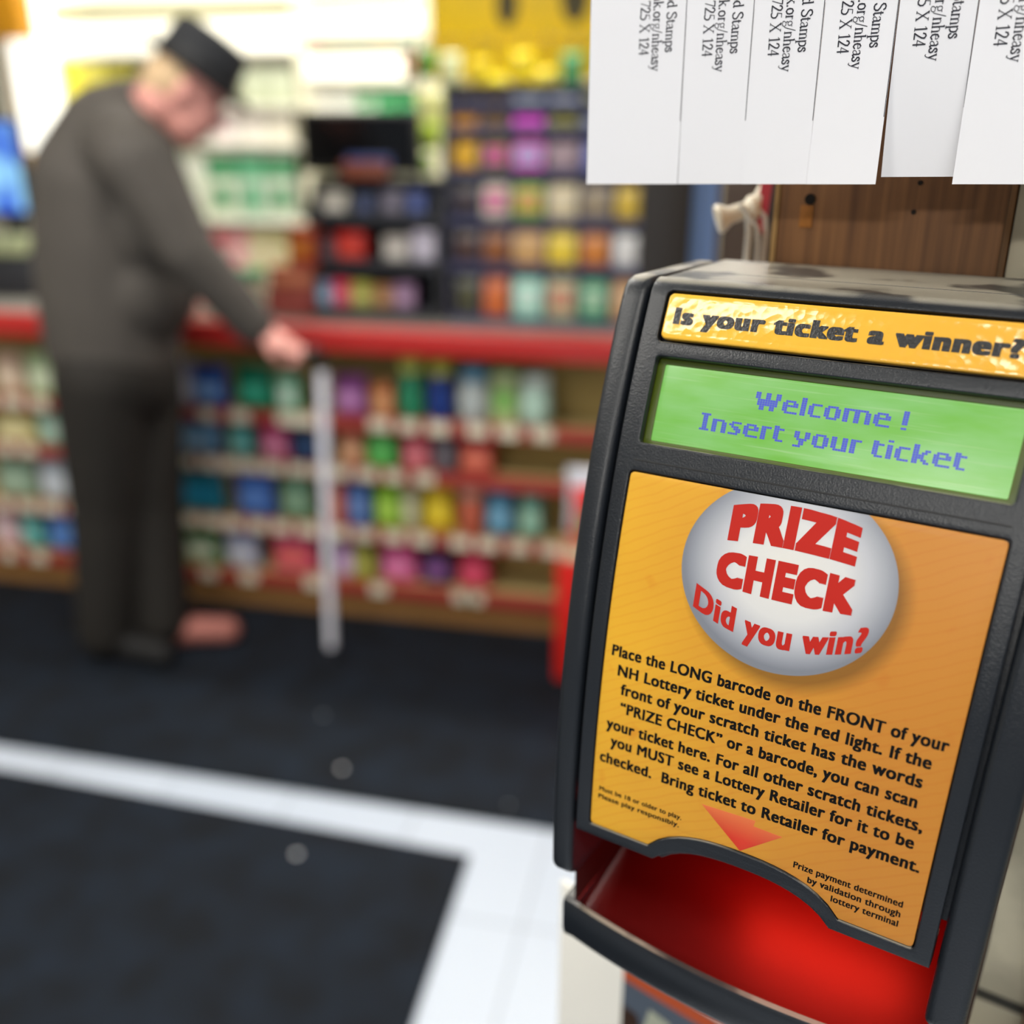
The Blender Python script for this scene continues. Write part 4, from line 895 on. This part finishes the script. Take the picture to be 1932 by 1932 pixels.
class Flat:
    """shapes on the developed front, bent onto it when built; keeps (u, s) as a UV map"""
    def __init__(s): s.v = []; s.f = []; s.mi = []
    def add(s, v, f, m=0):
        n = len(s.v); s.v += list(v); s.f += [tuple(i + n for i in q) for q in f]; s.mi += [m] * len(f); return s
    def plate(s, ol, h0, h1, bev=.0003, m=0): v, f = plate2d(ol, h0, h1, bev); return s.add(v, f, m)
    def text(s, body, u0, u1, sb, cap, bold, h, m, warp=None, xh=1.0, vb=.45, sp=None):
        v, f, c = text2d(body, u0, u1, 0, cap, bold, xh, vb, sp)
        hk = lambda i: h + 2e-6 * (i // c)
        if warp: q = [(x, warp(x, y / cap, sb), hk(i)) for i, (x, y) in enumerate(v)]
        else: q = [(x, sb - y, hk(i)) for i, (x, y) in enumerate(v)]
        return s.add(q, f, m)
    def build(s, name, mats, parent):
        me = bpy.data.meshes.new(name); me.from_pydata([surf(*p) for p in s.v], [], s.f)
        for m in (mats if isinstance(mats, (list, tuple)) else [mats]): me.materials.append(m)
        me.polygons.foreach_set('material_index', s.mi)
        uv = me.uv_layers.new(name='UVMap'); 
        li = np.zeros(len(me.loops), dtype=np.int32); me.loops.foreach_get('vertex_index', li)
        a = np.array([(p[0] * 10, p[1] * 10) for p in s.v])[li]; uv.data.foreach_set('uv', a.ravel())
        me.polygons.foreach_set('use_smooth', [True] * len(me.polygons)); me.set_sharp_from_angle(angle=.7)
        return linkmesh(name, me, parent)

# ---- outline helpers
def arch(hw_, s_edge, s_top, n=18, u0=0.0):
    """lower edge with the finger notch, from right to left"""
    out = []
    for k in range(n + 1):
        x = hw_ - 2 * hw_ * k / n; t = abs(x) / hw_
        y = s_top + (s_edge - s_top) * (t ** 2.6 * .78 + .22 * t ** 8)
        out.append((u0 + x, y))
    return out
mmm = 0.001
# ---- side cheeks and core (housing)
prof = []
for s in np.linspace(.161, -.0754, 60): p = surf(0, float(s)); prof.append((p[1], p[2]))
zt = prof[-1][1]
def cheek(u0, u1):
    poly = prof + [(.0985, zt - .001), (.0985, -.165), (-.028, -.1615)]
    n = len(poly); bm = bmesh.new()
    svals = list(np.linspace(.161, -.0754, 60)) + [-.07, .161, .161]
    ra = [bm.verts.new((u0 * (1 + TAP * max(sv, -.07)), p[0], p[1])) for p, sv in zip(poly, svals)]
    rb = [bm.verts.new((u1 * (1 + TAP * max(sv, -.07)), p[0], p[1])) for p, sv in zip(poly, svals)]
    bm.faces.new(ra); bm.faces.new(rb[::-1])
    for i in range(n): bm.faces.new((ra[i], rb[i], rb[(i + 1) % n], ra[(i + 1) % n]))
    bmesh.ops.recalc_face_normals(bm, faces=bm.faces[:])
    ed = [e for e in bm.edges if len(e.link_faces) == 2 and e.calc_face_angle(0) > .5]
    bmesh.ops.bevel(bm, geom=ed, offset=.0028, segments=4, profile=.5, affect='EDGES', clamp_overlap=True)
    return bm
MB().bm(cheek(-.0805, -.0706)).build('side_cheek', PL, tc_)
MB().bm(cheek(.0706, .0835)).build('side_cheek', PL, tc_)
# core behind the front panel: keeps clear of the tray opening below
poly = []
for s in np.linspace(.125, -.0754, 50): p = surf(0, float(s), -.006); poly.append((p[1], p[2]))
core_top = poly[-1][1]
poly += [(.0985, core_top), (.0985, -.205), (.070, -.205), (.070, -.135), (.0, -.122)]
MB().prism(poly, 'x', -.0735, .0735).build('housing', PL, tc_)
# ---- front panel
bot = .1402
fp = [(-.0688, -.076), (-.0688, bot)] + arch(.0345, bot, .1305)[::-1] + [(.0688, bot), (.0688, -.076)]
win = rrect(-.0612, .0612, -.0425, -.0108, .0012)
hole1 = rrect(-.0625, .0625, -.0672, -.0478, .0022)
lab = [(-.0624, .1353)] + arch(.0370, .1353, .1242)[::-1] + [(.0624, .1353)]
def inset(g):
    a = [(-.0624 - g, -g), (-.0624 - g, .1353 + g)] + arch(.0370 + g * .3, .1353 + g, .1242 + g)[::-1] + [(.0624 + g, .1353 + g), (.0624 + g, -g)]
    return a
def roundc(pts, r=.0018):
    """rounds the four outer corners of a label outline"""
    out = []; N_ = len(pts)
    for i, p in enumerate(pts):
        a, b = Vector(pts[i - 1]), Vector(pts[(i + 1) % N_]); P_ = Vector(p)
        d1 = (a - P_); d2 = (b - P_)
        if d1.length > .01 and d2.length > .01:
            d1.normalize(); d2.normalize()
            for t in (0, .25, .5, .75, 1):
                q = (P_ + d1 * r) * (1 - t) ** 2 + P_ * 2 * t * (1 - t) + (P_ + d2 * r) * t * t; out.append(tuple(q))
        else: out.append(tuple(p))
    return out
fr = Flat().plate([fp, win, hole1, roundc(inset(.0005))], -.0034, 0.0, .0005)
fr.build('front_panel', PL, tc_)
# top shell behind the ridge
b = MB().prism([(.0360, zt - .004), (.0985, zt - .004), (.0985, zt - .0004), (.058, zt - .0004), (.0575, zt - .0014), (.057, zt - .0004), (.0360, zt - .0004)], 'x', -.0699, .0699)
b.build('top_shell', PL, tc_)
# groove under the display
g_ = Flat(); g_.plate([[(-.062, -.0046), (.062, -.0046), (.062, -.0040), (-.062, -.0040)]], -.0003, .00006, 0.00003); g_.build('panel_groove', BLK, tc_)
# ---- notch lip: second thickness behind the arch
lp = [(-.0688, .1300), (-.0688, bot + .0006)] + arch(.0320, bot + .0006, .1330)[::-1] + [(.0688, bot + .0006), (.0688, .1300)]
Flat().plate([lp], -.0085, -.0036, .0005).build('inner_lip', PL, tc_)

# ---- label materials
def yellow(scale_rough, name, bumpy):
    m = bpy.data.materials.new(name); m.use_nodes = True; nt = m.node_tree; b = nt.nodes['Principled BSDF']; L = nt.links.new; N = nt.nodes.new
    uvn = N('ShaderNodeUVMap'); sep = N('ShaderNodeSeparateXYZ'); L(uvn.outputs['UV'], sep.inputs[0])
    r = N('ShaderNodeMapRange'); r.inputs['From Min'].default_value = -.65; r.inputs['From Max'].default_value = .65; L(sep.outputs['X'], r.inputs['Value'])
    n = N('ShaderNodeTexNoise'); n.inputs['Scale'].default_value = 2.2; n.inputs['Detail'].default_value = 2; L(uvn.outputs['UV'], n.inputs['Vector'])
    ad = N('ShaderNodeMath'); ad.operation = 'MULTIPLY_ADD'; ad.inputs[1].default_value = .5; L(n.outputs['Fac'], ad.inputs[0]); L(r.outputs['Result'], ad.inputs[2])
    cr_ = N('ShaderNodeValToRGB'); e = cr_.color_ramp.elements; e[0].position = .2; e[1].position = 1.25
    e[0].color = lin('#e2ab2e' if not bumpy else '#f2bd3e'); e[1].color = lin('#c2802f' if not bumpy else '#eab03e'); e[1].position = 1.0  # print gradient across the label, partly light falling on it put into colour
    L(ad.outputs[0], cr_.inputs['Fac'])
    return m, nt, b, L, N, uvn, sep, cr_
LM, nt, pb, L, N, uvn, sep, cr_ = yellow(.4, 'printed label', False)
def ellipse(cx, cy, a, b_):
    """distance from a printed ellipse centre, 1 on its rim"""
    x = N('ShaderNodeMath'); x.operation = 'MULTIPLY_ADD'; x.inputs[1].default_value = 1 / (a * 10); x.inputs[2].default_value = -cx / a; L(sep.outputs['X'], x.inputs[0])
    y = N('ShaderNodeMath'); y.operation = 'MULTIPLY_ADD'; y.inputs[1].default_value = 1 / (b_ * 10); y.inputs[2].default_value = -cy / b_; L(sep.outputs['Y'], y.inputs[0])
    c = N('ShaderNodeCombineXYZ'); L(x.outputs[0], c.inputs[0]); L(y.outputs[0], c.inputs[1])
    ln = N('ShaderNodeVectorMath'); ln.operation = 'LENGTH'; L(c.outputs[0], ln.inputs[0]); return ln.outputs['Value']
def ramp(src, stops):
    r = N('ShaderNodeValToRGB'); el = r.color_ramp.elements
    while len(el) < len(stops): el.new(.5)
    for q, (p, c) in zip(el, stops): q.position = p; q.color = c
    L(src, r.inputs['Fac']); return r.outputs['Color']
def mixc(fac, a, b_, mode='MIX'):
    m = N('ShaderNodeMix'); m.data_type = 'RGBA'; m.blend_type = mode
    if isinstance(fac, float): m.inputs[0].default_value = fac
    else: L(fac, m.inputs[0])
    for k, v in ((6, a), (7, b_)):
        if isinstance(v, tuple): m.inputs[k].default_value = v
        else: L(v, m.inputs[k])
    return m.outputs[2]
# printed fine rays
wv = N('ShaderNodeTexWave'); wv.inputs['Scale'].default_value = 9; wv.inputs['Distortion'].default_value = 3; wv.inputs['Detail'].default_value = 2; wv.inputs['Detail Scale'].default_value = .6
mpn = N('ShaderNodeMapping'); mpn.inputs['Rotation'].default_value = (0, 0, math.radians(118)); L(uvn.outputs['UV'], mpn.inputs['Vector']); L(mpn.outputs['Vector'], wv.inputs['Vector'])
rays = ramp(wv.outputs['Fac'], [(0.0, (1, 1, 1, 1)), (.75, (1, 1, 1, 1)), (1.0, (.975, .92, .88, 1))])
base = mixc(1.0, cr_.outputs['Color'], rays, 'MULTIPLY')
n3 = N('ShaderNodeTexNoise'); n3.inputs['Scale'].default_value = 9; n3.inputs['Detail'].default_value = 1; L(uvn.outputs['UV'], n3.inputs['Vector'])
blot = ramp(n3.outputs['Fac'], [(0.0, (1, 1, 1, 1)), (.66, (1, 1, 1, 1)), (.82, (.93, .78, .70, 1))])
base = mixc(1.0, base, blot, 'MULTIPLY')
BX, BY, BA, BB = -.0011, .0254, .0366, .0325
sh_ = ellipse(BX + .0035, BY + .0035, BA + .003, BB + .003)
base = mixc(ramp(sh_, [(.86, (.72, .72, .72, 1)), (1.10, (0, 0, 0, 1))]), base, lin('#6a4a1c'))
bl = ellipse(BX, BY, BA, BB); bl2 = ellipse(BX + .001, BY - .002, BA, BB)
ballc = ramp(bl2, [(.0, lin('#dcdad4')), (.5, lin('#d4d4d4')), (.72, lin('#b9bbc2')), (.93, lin('#8e929c')), (1.0, lin('#7c808a'))])
inside = ramp(bl, [(.992, (1, 1, 1, 1)), (1.0, (0, 0, 0, 1))])
base = mixc(inside, base, ballc)
L(base, pb.inputs['Base Color']); pb.inputs['Roughness'].default_value = .42; pb.inputs['Specular IOR Level'].default_value = .35
TXT = mat('#0b0b0b', .7, spec=.15); RTX = mat('#b8241a', .6, spec=.2)

lb = Flat().plate([roundc(inset(0.0))], -.0033, -.0004, .0002)
HT = -.00034
rows = [('Place the LONG barcode on the FRONT of your', -59.5, 59.7, 67.3), ('NH Lottery ticket under the red light. If the', -56.2, 55.9, 74.2), ('front of your scratch ticket has the words', -54.2, 54.5, 81.0), ('\u201cPRIZE CHECK\u201d or a barcode, you can scan', -53.6, 54.3, 87.9), ('your ticket here. For all other scratch tickets,', -58.6, 57.5, 95.2), ('you MUST see a Lottery Retailer for it to be', -56.2, 56.0, 101.6), ('checked.  Bring ticket to Retailer for payment.', -60.2, 59.3, 108.8)]
# printed red arrow under the words
lb.plate([[(u * mmm, s * mmm) for u, s in [(-17.2, 111.6), (3.4, 110.8), (3.0, 113.0), (13.7, 113.2), (-.7, 124.0)]]], HT - .0002, HT - .00002, .00001, 3)
for t, a, c, sb in rows: lb.text(t, a * mmm, c * mmm, sb * mmm, .0041, .041, HT, 1, None, 1.08)
lb.text('Must be 18 or older to play.', -.0594, -.0243, .1206, .0018, .034, HT, 1, None, 1.06); lb.text('Please play responsibly.', -.0596, -.0250, .1238, .0018, .034, HT, 1, None, 1.12)
lb.text('Prize payment determined', .0190, .0567, .1226, .0023, .034, HT, 1, None, 1.12); lb.text('by validation through', .0246, .0566, .1263, .0023, .034, HT, 1, None, 1.12); lb.text('lottery terminal', .0335, .0565, .1299, .0023, .034, HT, 1, None, 1.12)
def w_prize(x, t, sb):
    k = 1 - (x / .0225) ** 2; return (.0172 - .0013 * k) * (1 - t) + (.0050 - .0034 * k) * t
def w_check(x, t, sb):
    k = 1 - (x / .0240) ** 2; return (.0325 + .0011 * k) * (1 - t) + (.0213 - .0010 * k) * t
def w_did(x, t, sb):
    k = 1 - (x / .0305) ** 2; return (.0424 + .0068 * k) - t * .0083
lb.text('PRIZE', -.0226, .0206, 0, 1, .074, HT, 2, w_prize, 1.0, .8, 1.13)
lb.text('CHECK', -.0245, .0228, 0, 1, .074, HT, 2, w_check, 1.0, .8, 1.13)
lb.text('Did you win?', -.0308, .0290, 0, 1, .052, HT, 2, w_did, 1.04)
ARW = bpy.data.materials.new('printed arrow'); ARW.use_nodes = True; nt = ARW.node_tree; pb = nt.nodes['Principled BSDF']; L = nt.links.new; N = nt.nodes.new
uvn = N('ShaderNodeUVMap'); sep = N('ShaderNodeSeparateXYZ'); L(uvn.outputs['UV'], sep.inputs[0])
mr = N('ShaderNodeMapRange'); mr.inputs['From Min'].default_value = 1.10; mr.inputs['From Max'].default_value = 1.20; L(sep.outputs['Y'], mr.inputs['Value'])
L(ramp(mr.outputs['Result'], [(0, lin('#dc7440')), (1, lin('#d3361f'))]), pb.inputs['Base Color']); pb.inputs['Roughness'].default_value = .45
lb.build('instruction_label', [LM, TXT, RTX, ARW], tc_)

# top label: glossy domed sticker
UM, nt, pb, L, N, uvn, sep, cr_ = yellow(.15, 'glossy label', True)
L(cr_.outputs['Color'], pb.inputs['Base Color']); pb.inputs['Roughness'].default_value = .14
vo = N('ShaderNodeTexVoronoi'); vo.inputs['Scale'].default_value = 34; vo.feature = 'F1'; L(uvn.outputs['UV'], vo.inputs['Vector'])
no = N('ShaderNodeTexNoise'); no.inputs['Scale'].default_value = 30; L(uvn.outputs['UV'], no.inputs['Vector'])
bp = N('ShaderNodeBump'); bp.inputs['Strength'].default_value = .7; bp.inputs['Distance'].default_value = .00018; L(vo.outputs['Distance'], bp.inputs['Height'])
bp2 = N('ShaderNodeBump'); bp2.inputs['Strength'].default_value = .15; bp2.inputs['Distance'].default_value = .00015; L(no.outputs['Fac'], bp2.inputs['Height']); L(bp.outputs['Normal'], bp2.inputs['Normal'])
L(bp2.outputs['Normal'], pb.inputs['Normal'])
TGL = mat('#18181a', .3, bump=.25, bscale=900)
tl_ = Flat().plate([rrect(-.0612, .0612, -.0660, -.0490, .0020)], -.0033, .0004, .0007)
tl_.text('Is your ticket a winner?', -.0577, .0535, -.0545, .0062, .074, .00045, 1, None, 1.05, .42)
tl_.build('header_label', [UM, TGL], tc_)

# ---- green display
def lcd():
    m = bpy.data.materials.new('green display'); m.use_nodes = True; nt = m.node_tree; b = nt.nodes['Principled BSDF']; L = nt.links.new; N = nt.nodes.new
    uvn = N('ShaderNodeUVMap'); mp_ = N('ShaderNodeMapping'); mp_.inputs['Scale'].default_value = (1.4, 5, 1); L(uvn.outputs['UV'], mp_.inputs['Vector'])
    n = N('ShaderNodeTexNoise'); n.inputs['Scale'].default_value = 2.2; n.inputs['Detail'].default_value = 3; L(mp_.outputs['Vector'], n.inputs['Vector'])
    r = N('ShaderNodeValToRGB'); e = r.color_ramp.elements; e[0].position = .3; e[1].position = .72; e[0].color = lin('#80cc4a'); e[1].color = lin('#9cdc86'); L(n.outputs['Fac'], r.inputs['Fac'])
    # wear: fine pale scratches running along the pane
    mp2 = N('ShaderNodeMapping'); mp2.inputs['Scale'].default_value = (1.1, 42, 1); mp2.inputs['Rotation'].default_value = (0, 0, .04); L(uvn.outputs['UV'], mp2.inputs['Vector'])
    n2 = N('ShaderNodeTexNoise'); n2.inputs['Scale'].default_value = 2.0; n2.inputs['Detail'].default_value = 4; L(mp2.outputs['Vector'], n2.inputs['Vector'])
    r2 = N('ShaderNodeValToRGB'); e2 = r2.color_ramp.elements; e2[0].position = .58; e2[1].position = .85; e2[0].color = (0, 0, 0, 1); e2[1].color = (.7, .7, .7, 1); L(n2.outputs['Fac'], r2.inputs['Fac'])
    mx = N('ShaderNodeMix'); mx.data_type = 'RGBA'; L(r2.outputs['Color'], mx.inputs[0]); L(r.outputs['Color'], mx.inputs[6]); mx.inputs[7].default_value = lin('#cfeab8')
    L(mx.outputs[2], b.inputs['Emission Color']); b.inputs['Emission Strength'].default_value = .78
    b.inputs['Base Color'].default_value = (.02, .05, .015, 1); b.inputs['Roughness'].default_value = .25; b.inputs['Specular IOR Level'].default_value = .4
    return m
FONT = {
 'W': ['##..##..##', '##..##..##', '##..##..##', '.########.', '.########.', '.########.', '..##..##..', '..##..##..'],
 'e': ['.....', '.....', '.####.', '##..##', '######', '##....', '##....', '.#####'], 'l': ['##'] * 8,
 'c': ['.....', '.....', '.####', '##...', '##...', '##...', '##...', '.####'], 'o': ['......', '......', '.####.', '##..##', '##..##', '##..##', '##..##', '.####.'],
 'm': ['..........', '..........', '#########.', '##..##..##', '##..##..##', '##..##..##', '##..##..##', '##..##..##'],
 '!': ['##', '##', '##', '##', '##', '##', '..', '##'], ' ': ['..'] * 8,
 'I': ['####', '.##.', '.##.', '.##.', '.##.', '.##.', '.##.', '####'], 'n': ['......', '......', '#####.', '##..##', '##..##', '##..##', '##..##', '##..##'],
 's': ['.....', '.....', '.####', '##...', '.###.', '..###', '...##', '####.'], 'r': ['....', '....', '####', '##..', '##..', '##..', '##..', '##..'],
 't': ['....', '##..', '####', '##..', '##..', '##..', '##..', '.###'], 'y': ['......', '......', '##..##', '##..##', '##..##', '.####.', '..##..', '..##..', '###...'],
 'u': ['......', '......', '##..##', '##..##', '##..##', '##..##', '##..##', '.#####'], 'i': ['##', '..', '##', '##', '##', '##', '##', '##'],
 'k': ['##....', '##....', '##..##', '##.##.', '####..', '####..', '##.##.', '##..##']}
def dots(fl_, txt, u0, u1, st, sb, h, m):
    wtot = sum(max(len(r) for r in FONT[c]) + 1 for c in txt) - 1
    pw_ = (u1 - u0) / wtot; ph = (sb - st) / 8; x = 0
    for c in txt:
        g = FONT[c]
        for j, row in enumerate(g):
            for i, q in enumerate(row):
                if q == '#':
                    a = u0 + (x + i) * pw_; s_ = st + j * ph; e = .03
                    fl_.add([(a + pw_ * e, s_ + ph * e, h), (a + pw_ * (1 - e), s_ + ph * e, h), (a + pw_ * (1 - e), s_ + ph * (1 - e), h), (a + pw_ * e, s_ + ph * (1 - e), h)], [(0, 1, 2, 3)], m)
        x += max(len(r) for r in g) + 1
INKB = mat('#3a44b0', .35, emit=.3)
dp = Flat().plate([rrect(-.0590, .0590, -.0408, -.0122, .0006)], -.0058, -.0046, .0002)
dots(dp, 'Welcome !', -.0241, .0258, -.0352, -.0290, -.00452, 1)
dots(dp, 'Insert your ticket', -.0418, .0451, -.0252, -.0190, -.00452, 1)
dp.build('display', [lcd(), INKB], tc_)
Flat().plate([rrect(-.0618, .0618, -.0432, -.0103, .0008), rrect(-.0588, .0588, -.0406, -.0124, .0006)], -.0062, -.0042, .0003).build('display_bezel', mat('#4a5a0e', .4), tc_)  # olive tint paints the display's backlight onto the bezel
# ---- tray: floor, rails, lip
RT = mat('#4a0505', .4, var=.25, vscale=45)  # tray floor plastic, red of the scanner light mixed into its base colour
def lipo(u): return .0245 - .0085 * (u / .075) ** 2
lipn = [(-.0768 + .1536 * k / 24) for k in range(25)]
b = MB(); vs = []; fs = []
for u in lipn:
    o = lipo(u)
    ring_ = [(-(o - .0015), -.1905), (-(o - .0008), -.1868), (-(o + .0008), -.1852), (-(o + .0026), -.1858), (-(o + .0036), -.1876), (-(o + .0036), -.2010), (-(o + .0026), -.2032), (-(o + .0006), -.2040), (-(o - .0035), -.2040), (-(o - .0035), -.1925)]
    vs += [(u, y, z) for y, z in ring_]
n = 10
for i in range(24):
    for k in range(n): fs.append((i * n + k, i * n + (k + 1) % n, (i + 1) * n + (k + 1) % n, (i + 1) * n + k))
fs.append(tuple(range(n))[::-1]); fs.append(tuple(24 * n + k for k in range(n)))
tr_ = b.add(vs, fs)
for s in (-1, 1):
    x0, x1 = sorted((s * .0768, s * .0706))
    tr_.prism([(-.0190, -.1875), (-.0175, -.1848), (.07, -.1810), (.07, -.204), (-.019, -.204)], 'x', x0, x1, b=.001)
tr_.prism([(-.018, -.1925), (.07, -.1845), (.07, -.204), (-.018, -.204)], 'x', -.0712, .0712)
tr_.build('tray', PL, tc_)
b = MB(); fv = []
for i, u in enumerate(lipn):
    u_ = u * .0706 / .0768
    fv += [(u_, -(lipo(u_) - .0012), -.1900), (u_, .068, -.1800)]
b.add(fv, [(2 * i, 2 * i + 2, 2 * i + 3, 2 * i + 1) for i in range(24)])
b.build('tray_floor', RT, tc_)
# inside walls of the slot, dark plastic with red scanner glow coloured in
b = MB().box(-.0708, -.0702, -.020, .068, -.183, -.128).box(.0702, .0708, -.020, .068, -.183, -.128).box(-.0706, .0706, .068, .0695, -.185, -.135)
b.build('slot_wall', mat('#200808', .6), tc_)
MB().box(-.03, .03, .040, .058, -.1375, -.1340, b=.001).build('scanner_lamp', mat('#ff1008', .4, emit=1.5), tc_)
l = bpy.data.lights.new('scanner_light', 'AREA'); l.shape = 'RECTANGLE'; l.size = .07; l.size_y = .012; l.energy = .10; l.color = (1, .03, .015)
lo = bpy.data.objects.new('scanner_light', l); COL.objects.link(lo); lo.parent = tc_; lo.location = (.018, .036, -.1385); lo.rotation_euler = (math.radians(-38), 0, 0)

# ================================================================== things between the checker and the counter
def atd(px, py, d): return cO + pray(px, py) * d
# dark upright and blue upright of a floor rack
k0 = atd(1258, 430, .95)
fk = empty('floor_rack', (k0.x, k0.y, 0.0)); tag(fk, 'dark upright of a floor rack left of the wooden post', 'rack')
wk = .95 * 44 / FPX
MB().box(-wk, wk, -.02, .02, .0, 2.2, b=.004).build('upright', mat('#2c2725', .5), fk)
MB().box(-.16, .16, -.12, .12, 0, .03, b=.006).build('base', mat('#1c1a19', .5), fk)
k1 = atd(1324, 430, .98)
fb = empty('blue_board', (k1.x, k1.y, 0.0)); tag(fb, 'light blue narrow board standing right of the dark rack upright', 'board')
wb = .98 * 27 / FPX
MB().box(-wb, wb, -.008, .008, 0, 2.1, b=.003).build('board', mat('#86a8e6', .4), fb)
MB().box(-wb * 1.6, wb * 1.6, -.05, .05, 0, .02, b=.004).build('foot', mat('#5a70a8', .5), fb)
# wire rack with three thin uprights
WR = mat('#dedcd0', .3, .2)
wq = atd(1430, 450, .47)
wr = empty('wire_rack', (wq.x, wq.y, 0)); tag(wr, 'thin pale wire rack between the blue board and the wooden post', 'wire rack')
for (px, py, r) in ((1414, 420, .0015), (1432, 445, .0009), (1446, 425, .0011)):
    p = atd(px, py, .47); x, y = p.x - wq.x, p.y - wq.y
    b = MB().tube([(x, y, 0), (x, y, p.z - .004), (x - .001, y, p.z + .004), (x - .005, y, p.z + .008)], r, 8)
    b.build('wire', WR, wr)
b = MB().box(-.014, .012, -.012, .012, 0, .012, b=.003); b.build('base', mat('#8a8880', .4), wr)
p = atd(1408, 396, .472)
wc = empty('white_clip', p, (0, 0, HEAD)); wc.scale = (.77, .77, .77); tag(wc, 'white plastic spool-shaped clip on the wire rack', 'clip')
MB().lathe([(.0085, -.012), (.009, -.010), (.0052, -.004), (.005, .006), (.0078, .010), (.007, .013)], 16).build('clip_body', mat('#efe6cf', .4), wc, rot=(0, math.radians(72), 0), loc=(-.006, 0, -.002))
MB().tube([(.006, 0, .002), (.009, 0, .009), (.0105, .0, .016)], [.005, .0048, .003], 10).build('clip_arm', mat('#efe6cf', .4), wc)
p = atd(1442, 395, .468)
rt = empty('red_tag', p, (0, 0, HEAD - .5)); rt.scale = (.78, .78, .78); tag(rt, 'narrow red hanging tag beside the wooden post', 'tag')
MB().prism([(-.0035, -.012), (.0015, -.015), (.0045, .03), (.0035, .45), (-.0035, .45)], 'y', -.0004, .0004).build('strip', mat('#c03a44', .4), rt)
b = MB(); disc(b, 0, .445, .0015, -.0008, .0008); b.build('eyelet', mat('#b0b0b0', .3, 1.0), rt)

# tall brown cabinet behind, seen in the gap left of the post
a = at(1352, 420, 3.47); b_ = at(1530, 420, 3.47)
tk = empty('tall_cabinet', ((a.x + b_.x) / 2, 3.47, 0)); tag(tk, 'tall dark brown cabinet seen in the gap between blue board and wooden post', 'cabinet')
hw = (b_.x - a.x) / 2
MB().box(-hw, hw, .02, .42, 0, 2.1, b=.004).build('body', mat('#3a2a20', .6), tk)
for s_ in (0, 1):
    d = MB().box(-hw + .006 + s_ * hw, -.004 + s_ * hw, 0, .02, .06, 2.08, b=.004).build('door', mat('#5b4a40' if s_ == 0 else '#2c1c14', .5), tk)
    MB().tube([(-.025 + s_ * .05, 0, 1.0), (-.025 + s_ * .05, -.025, 1.02), (-.025 + s_ * .05, -.025, 1.13), (-.025 + s_ * .05, 0, 1.15)], .005, 8).build('handle', mat('#a89068', .3, 1.0), d)
